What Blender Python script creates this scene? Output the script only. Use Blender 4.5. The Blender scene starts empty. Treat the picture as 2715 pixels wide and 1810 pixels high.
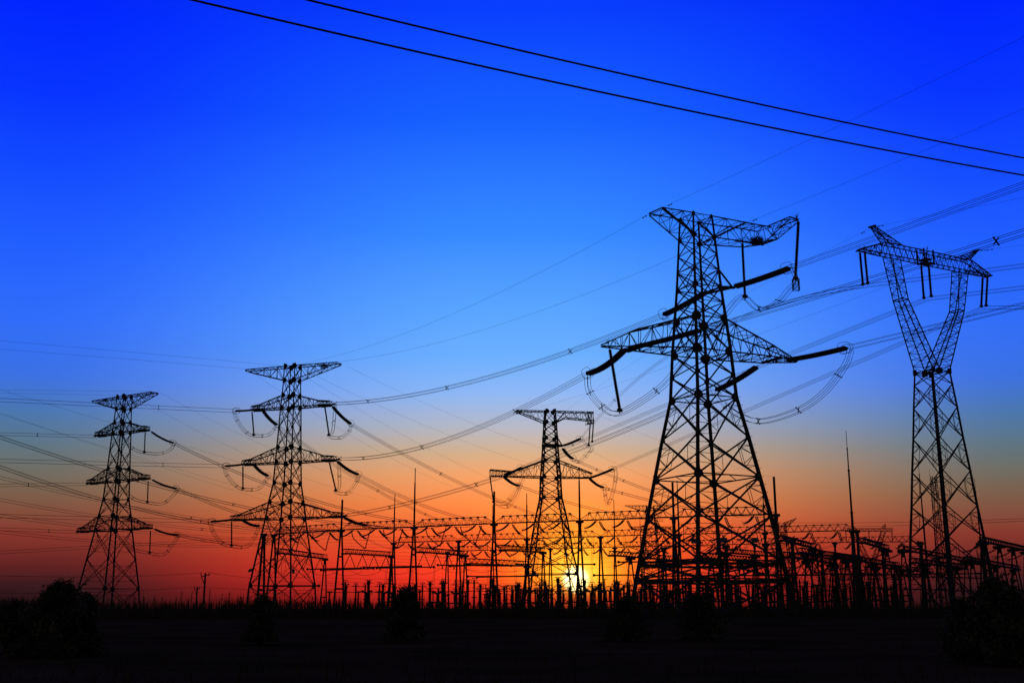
import bpy, math, random
from mathutils import Vector as V
random.seed(7)
S = bpy.context.scene
COL = S.collection
R = math.radians
# ------------------------------------------------------------------ camera
FPX = 2960.0; PITCH = R(13.435); CAMH = 1.7
cam_d = bpy.data.cameras.new("camera"); cam = bpy.data.objects.new("camera", cam_d); COL.objects.link(cam)
cam.location = (0, 0, CAMH); cam.rotation_euler = (R(90) + PITCH, 0, 0)
cam_d.sensor_width = 36; cam_d.lens = FPX / 2715 * 36; cam_d.clip_start = .1; cam_d.clip_end = 20000
S.camera = cam
S.view_settings.view_transform = 'Standard'; S.view_settings.look = 'None'
S.view_settings.exposure = 0; S.view_settings.gamma = 1
SUN_AZ = 3.2; SUN_EL = 1.42          # degrees; azimuth to the right of straight ahead
# ------------------------------------------------------------------ world: dusk sky by elevation and by angle from the sun
def lin(c):
    return tuple(((x / 255) / 12.92 if x / 255 <= .04045 else ((x / 255 + .055) / 1.055) ** 2.4) for x in c) + (1,)
W = bpy.data.worlds.new("World"); S.world = W; W.use_nodes = True
nt = W.node_tree; nt.nodes.clear()
def N(t, **k):
    n = nt.nodes.new(t)
    for a, b in k.items(): setattr(n, a, b)
    return n
def M(op, a, b=None, c=None, clamp=False):
    n = N('ShaderNodeMath', operation=op, use_clamp=clamp)
    for i, x in enumerate((a, b, c)):
        if x is None: continue
        if isinstance(x, (int, float)): n.inputs[i].default_value = x
        else: nt.links.new(x, n.inputs[i])
    return n.outputs[0]
def mixc(f, a, b, mode='MIX'):
    n = N('ShaderNodeMix', data_type='RGBA', blend_type=mode)
    n.clamp_factor = True
    for s, x in ((n.inputs[0], f), (n.inputs[6], a), (n.inputs[7], b)):
        if isinstance(x, (int, float)): s.default_value = x
        elif isinstance(x, tuple): s.default_value = x
        else: nt.links.new(x, s)
    return n.outputs[2]
def ramp(fac, stops, lo, hi):
    n = N('ShaderNodeValToRGB'); n.color_ramp.interpolation = 'B_SPLINE' if False else 'LINEAR'
    e = n.color_ramp.elements
    while len(e) > 1: e.remove(e[-1])
    first = True
    for x, c in stops:
        p = (x - lo) / (hi - lo)
        if first: e[0].position = p; el = e[0]; first = False
        else: el = e.new(p)
        el.color = c if len(c) == 4 else lin(c)
    nt.links.new(fac, n.inputs[0]); return n.outputs[0]
tc = N('ShaderNodeTexCoord'); nrm = N('ShaderNodeVectorMath', operation='NORMALIZE')
nt.links.new(tc.outputs['Generated'], nrm.inputs[0])
sp = N('ShaderNodeSeparateXYZ'); nt.links.new(nrm.outputs[0], sp.inputs[0])
X_, Y_, Z_ = sp.outputs
elev = M('MULTIPLY', M('ARCSINE', Z_), 180 / math.pi)
sa, ca = math.sin(R(SUN_AZ)), math.cos(R(SUN_AZ))
hl = M('SQRT', M('MAXIMUM', M('ADD', M('MULTIPLY', X_, X_), M('MULTIPLY', Y_, Y_)), 1e-6))
caz = M('DIVIDE', M('ADD', M('MULTIPLY', X_, sa), M('MULTIPLY', Y_, ca)), hl)
az = M('MULTIPLY', M('ARCCOSINE', M('MINIMUM', M('MAXIMUM', caz, -1), 1)), 180 / math.pi)
# the bright sector of the sky is centred slightly left of the sun
c0 = M('DIVIDE', M('ADD', M('MULTIPLY', X_, math.sin(R(.4))), M('MULTIPLY', Y_, math.cos(R(.4)))), hl)
az0 = M('MULTIPLY', M('ARCCOSINE', M('MINIMUM', M('MAXIMUM', c0, -1), 1)), 180 / math.pi)
sd = V((sa * math.cos(R(SUN_EL)), ca * math.cos(R(SUN_EL)), math.sin(R(SUN_EL))))
dot = M('ADD', M('ADD', M('MULTIPLY', X_, sd.x), M('MULTIPLY', Y_, sd.y)), M('MULTIPLY', Z_, sd.z))
ang = M('MULTIPLY', M('ARCCOSINE', M('MINIMUM', M('MAXIMUM', dot, -1), 1)), 180 / math.pi)
ef = M('DIVIDE', M('ADD', elev, 2), 92, clamp=True)          # -2 .. 90 degrees
CEN = [(-2, (60, 12, 16)), (0, (140, 22, 24)), (.7, (206, 34, 30)), (1.5, (248, 48, 34)), (2.4, (255, 66, 36)), (3.7, (255, 96, 44)), (5.1, (255, 136, 68)), (6.6, (242, 162, 104)),
       (7.8, (208, 176, 142)), (9.0, (180, 184, 196)), (10.8, (140, 184, 246)), (12.6, (108, 176, 255)), (15.2, (88, 164, 255)), (18.9, (54, 138, 255)), (24.5, (22, 98, 255)), (30, (7, 62, 255)), (45, (16, 28, 84)), (90, (52, 46, 50))]
SID = [(-2, (16, 9, 12)), (0, (26, 14, 20)), (1.1, (54, 24, 30)), (2.2, (104, 36, 36)), (3.4, (134, 54, 44)), (4.5, (130, 80, 62)), (5.5, (120, 98, 80)), (6.5, (108, 110, 104)),
       (7.6, (92, 116, 132)), (9.0, (74, 118, 174)), (10.8, (58, 112, 228)), (13.6, (46, 108, 250)), (17, (32, 94, 255)), (20.5, (17, 74, 255)), (24, (6, 52, 255)), (28, (0, 37, 255)), (45, (12, 22, 74)), (90, (52, 46, 50))]
c_cen = ramp(ef, CEN, -2, 90); c_sid = ramp(ef, SID, -2, 90)
azf = N('ShaderNodeMapRange', interpolation_type='SMOOTHSTEP')
lowf = M('SUBTRACT', 1.0, M('DIVIDE', elev, 8.0, clamp=True)); nt.links.new(M('MULTIPLY', az0, M('ADD', M('MULTIPLY', lowf, .15), 1.0)), azf.inputs[0]); azf.inputs[1].default_value = 1; azf.inputs[2].default_value = 25
base = mixc(azf.outputs[0], c_cen, c_sid)
# the far side of the sky is already in night
back = N('ShaderNodeMapRange', interpolation_type='SMOOTHSTEP')
nt.links.new(az, back.inputs[0]); back.inputs[1].default_value = 30; back.inputs[2].default_value = 80; back.inputs[3].default_value = 0; back.inputs[4].default_value = .985
base = mixc(back.outputs[0], base, (.075, .07, .078, 1))
# yellow glow round the sun
AS = [(0, (1, .95, .4, 1)), (.5, (1, .86, .12, 1)), (1.0, (.9, .70, .03, 1)), (1.7, (.6, .40, .008, 1)), (2.8, (.3, .17, .002, 1)), (4.2, (.15, .055, 0, 1)), (6.5, (.05, .012, 0, 1)), (9, (.015, .003, 0, 1)), (12, (0, 0, 0, 1))]
af = M('DIVIDE', ang, 12, clamp=True)
glow = ramp(af, AS, 0, 12)
gl = N('ShaderNodeMapRange', interpolation_type='SMOOTHSTEP'); nt.links.new(elev, gl.inputs[0])
gl.inputs[1].default_value = .3; gl.inputs[2].default_value = 1.8; gl.inputs[3].default_value = .05; gl.inputs[4].default_value = 1
glow = mixc(1.0, glow, gl.outputs[0], 'MULTIPLY')
tot = mixc(1.0, base, glow, 'ADD')
disc = N('ShaderNodeMapRange', interpolation_type='SMOOTHSTEP')
nt.links.new(ang, disc.inputs[0]); disc.inputs[1].default_value = .46; disc.inputs[2].default_value = .74; disc.inputs[3].default_value = 1; disc.inputs[4].default_value = 0
tot = mixc(disc.outputs[0], tot, (2.8, 2.2, .9, 1))
bg = N('ShaderNodeBackground'); nt.links.new(tot, bg.inputs[0]); bg.inputs[1].default_value = 1
# a trace of the physical sky on top, lit by the same low sun
sky = N('ShaderNodeTexSky', sky_type='NISHITA'); sky.sun_disc = False; sky.sun_elevation = R(SUN_EL); sky.sun_rotation = R(SUN_AZ)
bg2 = N('ShaderNodeBackground'); nt.links.new(sky.outputs[0], bg2.inputs[0]); bg2.inputs[1].default_value = .0005
add = N('ShaderNodeAddShader'); nt.links.new(bg.outputs[0], add.inputs[0]); nt.links.new(bg2.outputs[0], add.inputs[1])
out = N('ShaderNodeOutputWorld'); nt.links.new(add.outputs[0], out.inputs[0])
sl = bpy.data.lights.new("sun", 'SUN'); so = bpy.data.objects.new("sun", sl); COL.objects.link(so)
sl.energy = .5; sl.angle = R(.5); sl.color = (1, .42, .16)
so.rotation_euler = (-sd).to_track_quat('-Z', 'Y').to_euler()
# ------------------------------------------------------------------ geometry helpers
def ray(px, py):
    u = (px - 1357.5) / FPX; v = (905 - py) / FPX
    return V((u, math.cos(PITCH) - v * math.sin(PITCH), math.sin(PITCH) + v * math.cos(PITCH)))
def P(px, py, Y):                    # world point seen there at ground distance Y
    d = ray(px, py); return V((0, 0, CAMH)) + d * (Y / d.y)
def Q(px, py, z):                    # world point seen there at height z
    d = ray(px, py); return V((0, 0, CAMH)) + d * ((z - CAMH) / d.z)
def pix(p):
    q = p - V((0, 0, CAMH)); cp, s_ = math.cos(PITCH), math.sin(PITCH)
    dp = q.y * cp + q.z * s_; up = -q.y * s_ + q.z * cp
    return (1357.5 + FPX * q.x / dp, 905 - FPX * up / dp)
def dirv(deg): return V((math.cos(R(deg)), math.sin(R(deg)), 0))
ZUP = V((0, 0, 1))
class MB:
    def __init__(s): s.v = []; s.f = []
    def prism(s, a, b, wa, wb=None, n=4, ph=None):
        wb = wa if wb is None else wb
        d = b - a
        if d.length < 1e-5: return
        d.normalize(); h = ZUP if abs(d.z) < .95 else V((1, 0, 0))
        x = d.cross(h).normalized(); y = d.cross(x)
        i0 = len(s.v); ph = math.pi / n if ph is None else ph
        k = 1 / math.cos(math.pi / n) if n == 4 else 1
        for p, w in ((a, wa), (b, wb)):
            for i in range(n):
                t = ph + 2 * math.pi * i / n
                s.v.append(p + (x * math.cos(t) + y * math.sin(t)) * (w / 2 * k))
        for i in range(n):
            j = (i + 1) % n
            s.f.append((i0 + i, i0 + j, i0 + n + j, i0 + n + i))
        s.f.append(tuple(range(i0 + n - 1, i0 - 1, -1))); s.f.append(tuple(range(i0 + n, i0 + 2 * n)))
    def tube(s, pts, rad, n=5, rads=None):
        i0 = len(s.v); m = len(pts)
        for k, p in enumerate(pts):
            d = (pts[min(k + 1, m - 1)] - pts[max(k - 1, 0)]).normalized()
            h = ZUP if abs(d.z) < .95 else V((1, 0, 0))
            x = d.cross(h).normalized(); y = d.cross(x); r = rads[k] if rads else rad
            for i in range(n):
                t = 2 * math.pi * i / n
                s.v.append(p + (x * math.cos(t) + y * math.sin(t)) * r)
        for k in range(m - 1):
            for i in range(n):
                j = (i + 1) % n; a = i0 + k * n; b = a + n
                s.f.append((a + i, a + j, b + j, b + i))
        s.f.append(tuple(range(i0 + n - 1, i0 - 1, -1))); s.f.append(tuple(range(i0 + (m - 1) * n, i0 + m * n)))
    def box(s, c, x, y, z):          # half vectors
        i0 = len(s.v)
        for k in (-1, 1):
            for a, b in ((-1, -1), (1, -1), (1, 1), (-1, 1)): s.v.append(c + x * a + y * b + z * k)
        for q in ((3, 2, 1, 0), (4, 5, 6, 7), (0, 1, 5, 4), (1, 2, 6, 5), (2, 3, 7, 6), (3, 0, 4, 7)): s.f.append(tuple(i0 + i for i in q))
    def poly(s, pts, nrm_, th):      # a flat plate with thickness
        i0 = len(s.v); n = len(pts)
        for k in (-.5, .5):
            for p in pts: s.v.append(p + nrm_ * (th * k))
        s.f.append(tuple(range(i0 + n - 1, i0 - 1, -1))); s.f.append(tuple(range(i0 + n, i0 + 2 * n)))
        for i in range(n): j = (i + 1) % n; s.f.append((i0 + i, i0 + j, i0 + n + j, i0 + n + i))
def mesh(name, mb, mat, off=V((0, 0, 0))):
    me = bpy.data.meshes.new(name); me.from_pydata([v - off for v in mb.v], [], mb.f); me.materials.append(mat); me.update()
    return me
def tag(o, label=None, cat=None, group=None, kind=None):
    if label: o['label'] = label
    if cat: o['category'] = cat
    if group: o['group'] = group
    if kind: o['kind'] = kind
    return o
def thing(name, label, cat, loc, group=None):
    o = bpy.data.objects.new(name, None); COL.objects.link(o); o.location = loc; o.empty_display_size = .5
    o['_o'] = list(loc); return tag(o, label, cat, group, 'thing')
def off(o):
    while o.parent: o = o.parent
    return V(o['_o'])
def part(name, mb, mat, par, label=None):
    o = bpy.data.objects.new(name, mesh(name, mb, mat, off(par))); COL.objects.link(o); o.parent = par
    if label: o['label'] = label
    return o
def single(name, mb, mat, label, cat, group=None, kind=None, loc=None):
    loc = loc or V((0, 0, 0))
    o = bpy.data.objects.new(name, mesh(name, mb, mat, loc)); COL.objects.link(o); o.location = loc
    return tag(o, label, cat, group, kind)
def dup(o, par=None, loc=None, rz=None, label=None, sc=None, rot=None):
    c = o.copy(); COL.objects.link(c)
    if par: c.parent = par
    else:
        if loc is not None: c.location = loc
        if rz is not None: c.rotation_euler = (0, 0, rz)
        if rot is not None: c.rotation_euler = rot
        if label: c['label'] = label
        if sc: c.scale = (sc, sc, sc) if not isinstance(sc, tuple) else sc
    for ch in o.children: dup(ch, c)
    return c
# ------------------------------------------------------------------ materials
def mat(name, col, rough=.7, metal=0., var=.35, scale=3., spec=.2):
    m = bpy.data.materials.new(name); m.use_nodes = True; t = m.node_tree; b = t.nodes['Principled BSDF']
    nz = t.nodes.new('ShaderNodeTexNoise'); nz.inputs['Scale'].default_value = scale; nz.inputs['Detail'].default_value = 5
    cx = t.nodes.new('ShaderNodeTexCoord'); t.links.new(cx.outputs['Object'], nz.inputs[0])
    cr = t.nodes.new('ShaderNodeValToRGB'); cr.color_ramp.elements[0].position = .35; cr.color_ramp.elements[1].position = .65
    cr.color_ramp.elements[0].color = tuple(x * (1 - var) for x in col) + (1,); cr.color_ramp.elements[1].color = tuple(x * (1 + var) for x in col) + (1,)
    t.links.new(nz.outputs[0], cr.inputs[0]); t.links.new(cr.outputs[0], b.inputs['Base Color'])
    b.inputs['Roughness'].default_value = rough; b.inputs['Metallic'].default_value = metal
    b.inputs['Specular IOR Level'].default_value = spec
    return m
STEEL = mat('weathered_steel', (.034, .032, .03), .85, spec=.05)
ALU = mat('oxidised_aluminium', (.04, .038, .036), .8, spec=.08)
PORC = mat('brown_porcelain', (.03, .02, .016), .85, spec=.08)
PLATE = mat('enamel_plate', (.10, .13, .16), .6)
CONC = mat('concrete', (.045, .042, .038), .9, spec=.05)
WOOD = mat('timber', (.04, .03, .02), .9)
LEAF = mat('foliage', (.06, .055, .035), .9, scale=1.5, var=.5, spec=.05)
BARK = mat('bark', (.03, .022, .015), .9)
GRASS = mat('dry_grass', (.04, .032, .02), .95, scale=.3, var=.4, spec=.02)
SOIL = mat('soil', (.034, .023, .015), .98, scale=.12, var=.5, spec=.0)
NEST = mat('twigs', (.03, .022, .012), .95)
# ------------------------------------------------------------------ lattice helpers
def hY(Y, py):
    v = (905 - py) / FPX; return CAMH + Y * (v * math.cos(PITCH) + math.sin(PITCH)) / (math.cos(PITCH) - v * math.sin(PITCH))
def depth(Y, z): return Y * math.cos(PITCH) + (z - CAMH) * math.sin(PITCH)
def truss(mb, A, B, n, wc, wd, ring=True, x=False, w0=None):
    k = len(A)
    for i in range(k): mb.prism(A[i], B[i], w0 or wc, wc)
    prev = A
    for j in range(1, n + 1):
        t = j / n; cur = [A[i].lerp(B[i], t) for i in range(k)]
        for i in range(k):
            i2 = (i + 1) % k
            if x: mb.prism(prev[i], cur[i2], wd); mb.prism(prev[i2], cur[i], wd)
            elif (i + j) % 2: mb.prism(prev[i], cur[i2], wd)
            else: mb.prism(prev[i2], cur[i], wd)
            if ring: mb.prism(cur[i], cur[i2], wd)
        prev = cur
def zigzag(mb, A, B, n, wc, wd):      # box truss whose diagonals zigzag without posts
    k = len(A)
    for i in range(k): mb.prism(A[i], B[i], wc)
    for j in range(n):
        for i in range(k):
            i2 = (i + 1) % k
            p, q = (i, i2) if j % 2 else (i2, i)
            mb.prism(A[p].lerp(B[p], j / n), A[q].lerp(B[q], (j + 1) / n), wd)
    for i in range(k):
        i2 = (i + 1) % k; mb.prism(A[i], A[i2], wd); mb.prism(B[i], B[i2], wd)
def gusset(mb, p, ax, ay, s, th=.05):
    # hexagonal plates in the two faces that meet on a leg
    for a in (ax, ay):
        nrm_ = a.cross(ZUP).normalized()
        pts = [p - a * s * .18 + ZUP * s * .55, p + a * s * .4 + ZUP * s * .5, p + a * s * .75 + ZUP * s * .12, p + a * s * .75 - ZUP * s * .12, p + a * s * .4 - ZUP * s * .5, p - a * s * .18 - ZUP * s * .55]
        mb.poly(pts, nrm_, th)
def tower_body(root, C, ang, levels, wl, wd, ws, belts, gs, sec_from=0, two=None):
    """levels: (z, r) from the top down; four legs at ang + 90k"""
    dirs = [dirv(ang + 90 * k) for k in range(4)]
    def c(k, z, r): return V((C.x, C.y, z)) + dirs[k % 4] * r
    n = len(levels)
    for k in range(4):
        m = MB()
        for i, (z, r) in enumerate(levels[:-1]):
            g0 = c(k, z, r); gusset(m, g0, (c(k + 1, z, r) - g0).normalized(), (c(k + 3, z, r) - g0).normalized(), (gs if not callable(gs) else gs(i)) * (1.35 if i in belts else .8))
        for i in range(n - 1):
            (z0, r0), (z1, r1) = levels[i], levels[i + 1]
            w0 = wl[0] + (wl[1] - wl[0]) * i / (n - 1); w1 = wl[0] + (wl[1] - wl[0]) * (i + 1) / (n - 1)
            m.prism(c(k, z0, r0), c(k, z1, r1), w0, w1)
        part('leg', m, STEEL, root)
    b = MB(); s = MB()
    for i in range(n - 1):
        (z0, r0), (z1, r1) = levels[i], levels[i + 1]
        f = i / (n - 2) if n > 2 else 0
        w = wd[0] + (wd[1] - wd[0]) * f; wsec = ws[0] + (ws[1] - ws[0]) * f
        for k in range(4):
            a0, a1, b0, b1 = c(k, z0, r0), c(k + 1, z0, r0), c(k, z1, r1), c(k + 1, z1, r1)
            b.prism(a0, b1, w); b.prism(a1, b0, w)
            t = r0 / (r0 + r1); X0 = a0.lerp(b1, t)
            if i >= sec_from:
                # secondary members: from the leg's quarter points to the diagonals
                for (La, Lb, Da, Db) in ((a0, b0, a0, a1), (a1, b1, a1, a0)):
                    dA = La.lerp(X0, .5); dB = Lb.lerp(X0, .5); mid = La.lerp(Lb, .45)
                    s.prism(mid, dA, wsec); s.prism(mid, dB, wsec)
                    s.prism(La.lerp(Lb, .22), dA.lerp(La, .08), wsec); s.prism(La.lerp(Lb, .72), dB.lerp(Lb, .05), wsec)
                    s.prism(dA, dB, wsec)
                if two and i >= two:
                    tp = a0.lerp(a1, .5); s.prism(a0.lerp(X0, .5), a1.lerp(X0, .5), wsec)
                    s.prism(b0.lerp(X0, .45), b1.lerp(X0, .45), wsec)
            if (i in belts):
                b.prism(a0, a1, w * .85)
                s.prism(a0.lerp(a1, .5), a1.lerp(c(k + 2, z0, r0), .5), wsec * 1.2)
    if (n - 1) in belts:
        z1, r1 = levels[-1]
        for k in range(4): b.prism(c(k, z1, r1), c(k + 1, z1, r1), wd[1])
    i0 = len(b.v); b.v += s.v; b.f += [tuple(q + i0 for q in f) for f in s.f]
    part('bracing', b, STEEL, root)
    return c
# ------------------------------------------------------------------ insulators, wires
def curve_pts(a, b, sag, n):
    return [a.lerp(b, i / n) - ZUP * (4 * sag * (i / n) * (1 - i / n)) for i in range(n + 1)]
def spline(pts, per=8):
    o = []; m = len(pts)
    for i in range(m - 1):
        p0, p1, p2, p3 = pts[max(i - 1, 0)], pts[i], pts[i + 1], pts[min(i + 2, m - 1)]
        for k in range(per):
            t = k / per
            o.append(.5 * ((2 * p1) + (p2 - p0) * t + (2 * p0 - 5 * p1 + 4 * p2 - p3) * t * t + (3 * p1 - p0 - 3 * p2 + p3) * t ** 3))
    o.append(pts[-1]); return o
def discs(mb, a, b, sag, r, pitch=.16, n=8, core=.62):
    L = (b - a).length; m = max(3, int(L / pitch)); pts = []; rads = []
    for i in range(m):
        for f, rr in ((0, core), (.25, 1), (.6, .94), (.62, core)):
            t = (i + f) / m; pts.append(a.lerp(b, t) - ZUP * (4 * sag * t * (1 - t))); rads.append(r * rr)
    pts.append(b); rads.append(r * core)
    mb.tube(pts, r, n, rads)
def ringloop(mb, c, x, y, rx, ry, w, n=20):
    pts = []
    for i in range(n + 1):
        t = 2 * math.pi * i / n; cx, sy = math.cos(t), math.sin(t)
        e = .62
        pts.append(c + x * (rx * math.copysign(abs(cx) ** e, cx)) + y * (ry * math.copysign(abs(sy) ** e, sy)))
    mb.tube(pts, w, 5)
def tension(a, b, label, sag=.25, r=.17, gap=.42, group=None, ring=.55, pitch=.16, rw=.03, hook=.5):
    t = thing('insulator_string', label, 'insulator', a, group)
    d = (b - a).normalized(); s = d.cross(ZUP).normalized(); u = s.cross(d).normalized()
    y = MB(); y.prism(a, a + d * hook, .09); y.box(a + d * hook, s * (gap * .65), d * .07, u * .14); part('yoke_plate', y, STEEL, t)
    e = b - d * .35
    for q in (-1, 1):
        m = MB(); discs(m, a + d * hook + s * (gap / 2 * q), e + s * (gap / 2 * q), sag, r, pitch); part('disc_stack', m, PORC, t)
    y = MB(); y.box(e, s * (gap * .7), d * .08, u * .16); y.prism(e, b, .12); part('yoke_plate', y, STEEL, t)
    for q in (-1, 1):
        m = MB(); c = e + s * (gap * .85 * q) - d * .1
        ringloop(m, c, d, u * 1 + s * .35 * q, ring, ring * .8, rw)
        m.prism(c - d * ring * .8, c + d * ring * .2, rw); part('grading_ring', m, ALU, t)
    return t
def hang(a, b, label, r=.15, group=None, pitch=.19, two=0., k=1.):
    t = thing('suspension_insulator', label, 'insulator', a, group)
    m = MB(); m.prism(a, a.lerp(b, .04), .08); part('hanger', m, STEEL, t)
    offs = (0,) if not two else (-two, two)
    for o_ in offs:
        q = V((o_, 0, 0)); m = MB(); discs(m, a.lerp(b, .03) + q, b + q, 0, r, pitch, core=.7); part('disc_stack', m, PORC, t)
    m = MB(); m.box(b - ZUP * .15 * k, V((.32 * k, 0, 0)), V((0, .2 * k, 0)), V((0, 0, .18 * k))); m.prism(b, b - ZUP * .55 * k, .16 * k)
    m.prism(b + V((-.4, 0, -.32)) * k, b + V((.4, 0, -.32)) * k, .1 * k); part('line_clamp', m, STEEL, t)
    return t
def spacer(mb, p, s, u, h, w):
    for a, b in ((1, 1), (1, -1)):
        mb.prism(p + s * h * a + u * h * b, p - s * h * a - u * h * b, w)
    for a in (-1, 1):
        for b in (-1, 1): mb.box(p + s * h * a + u * h * b, s * w * .5, u * w * .5, s.cross(u) * w * .9)
def bundle(name, label, cat, pts, n=4, h=.24, r=.022, spx=(), group=None, flat=False, sw=.09, sh=None):
    sw *= .7; r *= 1.22
    t = thing(name, label, cat, pts[0], group)
    d = (pts[-1] - pts[0]); d.z = 0
    if d.length < .5: d = V((1, 0, 0))
    d.normalize(); s = d.cross(ZUP).normalized()
    cfg = {4: ((1, 1), (1, -1), (-1, 1), (-1, -1)), 2: ((0, 1), (0, -1)), 1: ((0, 0),), 3: ((0, 1), (1, -.5), (-1, -.5))}[n]
    m = len(pts)
    frames = []
    for k in range(m):
        tn = (pts[min(k + 1, m - 1)] - pts[max(k - 1, 0)]).normalized(); u = s.cross(tn).normalized(); frames.append(u)
    for a, b in cfg:
        mb = MB(); mb.tube([pts[k] + s * (h * a) + frames[k] * (h * b) for k in range(m)], r, 4)
        part('conductor', mb, ALU, t)
    for x in spx:
        if isinstance(x, float): k = min(m - 2, int(x * m))
        else: k = min(range(m), key=lambda q: abs(pix(pts[q])[0] - x))
        mb = MB(); spacer(mb, pts[k], s, frames[k], (sh or h) * 1.25, sw); part('spacer', mb, STEEL, t)
    return t
def wire(name, label, cat, pts, r, group=None, damp=()):
    mb = MB(); mb.tube([p for p in pts], r, 4)
    for x in damp:
        k = min(range(1, len(pts)), key=lambda q: abs(pix(pts[q])[0] - x)); a, b = pts[k - 1], pts[k]; xa, xb = pix(a)[0], pix(b)[0]
        p = a.lerp(b, (x - xa) / (xb - xa) if abs(xb - xa) > 1e-6 else 0); d = (b - a).normalized(); q = p - ZUP * .12
        mb.prism(p, q, .03); mb.prism(q - d * .3, q + d * .3, .03)
        for e in (-1, 1): mb.prism(q + d * .3 * e - d * .1, q + d * .3 * e + d * .1, .12)
    return single(name, mb, ALU, label, cat, group, loc=pts[0])
def fit(a, b, px, py, n=40):         # hang a wire from a to b with the sag that makes it pass the sighted point
    lo, hi = -30., 60.
    for _ in range(40):
        s = (lo + hi) / 2; c = curve_pts(a, b, s, 200)
        best = min(c, key=lambda p: abs(pix(p)[0] - px) if (p.y > 3) else 1e9)
        if pix(best)[1] > py: hi = s
        else: lo = s
    return curve_pts(a, b, s, n)
# ================================================================== GROUND
def ground():
    m = MB(); n = 60; ext = [-6000, -2500, -1200, -600, -350] + [-300 + 12.0 * i for i in range(51)] + [350, 600, 1200, 2500, 6000]
    ys = [-400, -100, -20] + [5 * i for i in range(0, 90)] + [480, 560, 700, 1000, 1600, 3000, 7000]
    def h(x, y):
        f = max(0, 1 - max(abs(x) - 250, 0, y - 400) / 300)
        return (.07 * math.sin(x * .21 + 1.3 * math.sin(y * .13)) + .06 * math.sin(y * .31 + x * .05)) * f - .05
    for y in ys:
        for x in ext: m.v.append(V((x, y, h(x, y))))
    w = len(ext)
    for j in range(len(ys) - 1):
        for i in range(w - 1): a = j * w + i; m.f.append((a, a + 1, a + w + 1, a + w))
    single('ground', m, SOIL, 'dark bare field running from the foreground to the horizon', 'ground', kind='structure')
ground()
def grass_stuff():
    m = MB()
    def blade(x, y, h, w, lean):
        i0 = len(m.v); b = V((x, y, -.1)); t = V((x + lean, y, h)); a = random.random() * 3.14; d = V((math.cos(a), math.sin(a), 0)) * w
        m.v += [b - d, b + d, b.lerp(t, .6) + d * .7, b.lerp(t, .6) - d * .7, t]
        m.f += [(i0, i0 + 1, i0 + 2, i0 + 3), (i0 + 3, i0 + 2, i0 + 4)]
    for _ in range(15000):
        y = 26 + 200 * random.random() ** 1.3; x = (random.random() * 1.1 - .55) * y * .98
        blade(x, y, .1 + .35 * random.random() ** 2, .006 + .02 * random.random(), random.uniform(-.15, .15))
    single('dry_grass', m, GRASS, 'low dry grass scattered over the dark field', 'grass', kind='stuff')
    m = MB()
    for _ in range(9000):
        y = random.uniform(190, 245); x = random.uniform(-.52, .52) * y
        hh = 2.9 + 1.2 * random.random() * (.6 + .5 * math.sin(x * .37 + 1)) + .4 * math.sin(x * .11) + (random.random() < .03) * 1.6 * random.random()
        if x > -14: hh = 2.1 + .9 * random.random() ** 2
        blade(x, y, hh, .03 + .1 * random.random(), random.uniform(-.6, .6))
    single('tall_weeds', m, GRASS, 'dense belt of tall reeds and weeds along the horizon', 'weeds', kind='stuff')
grass_stuff()
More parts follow.
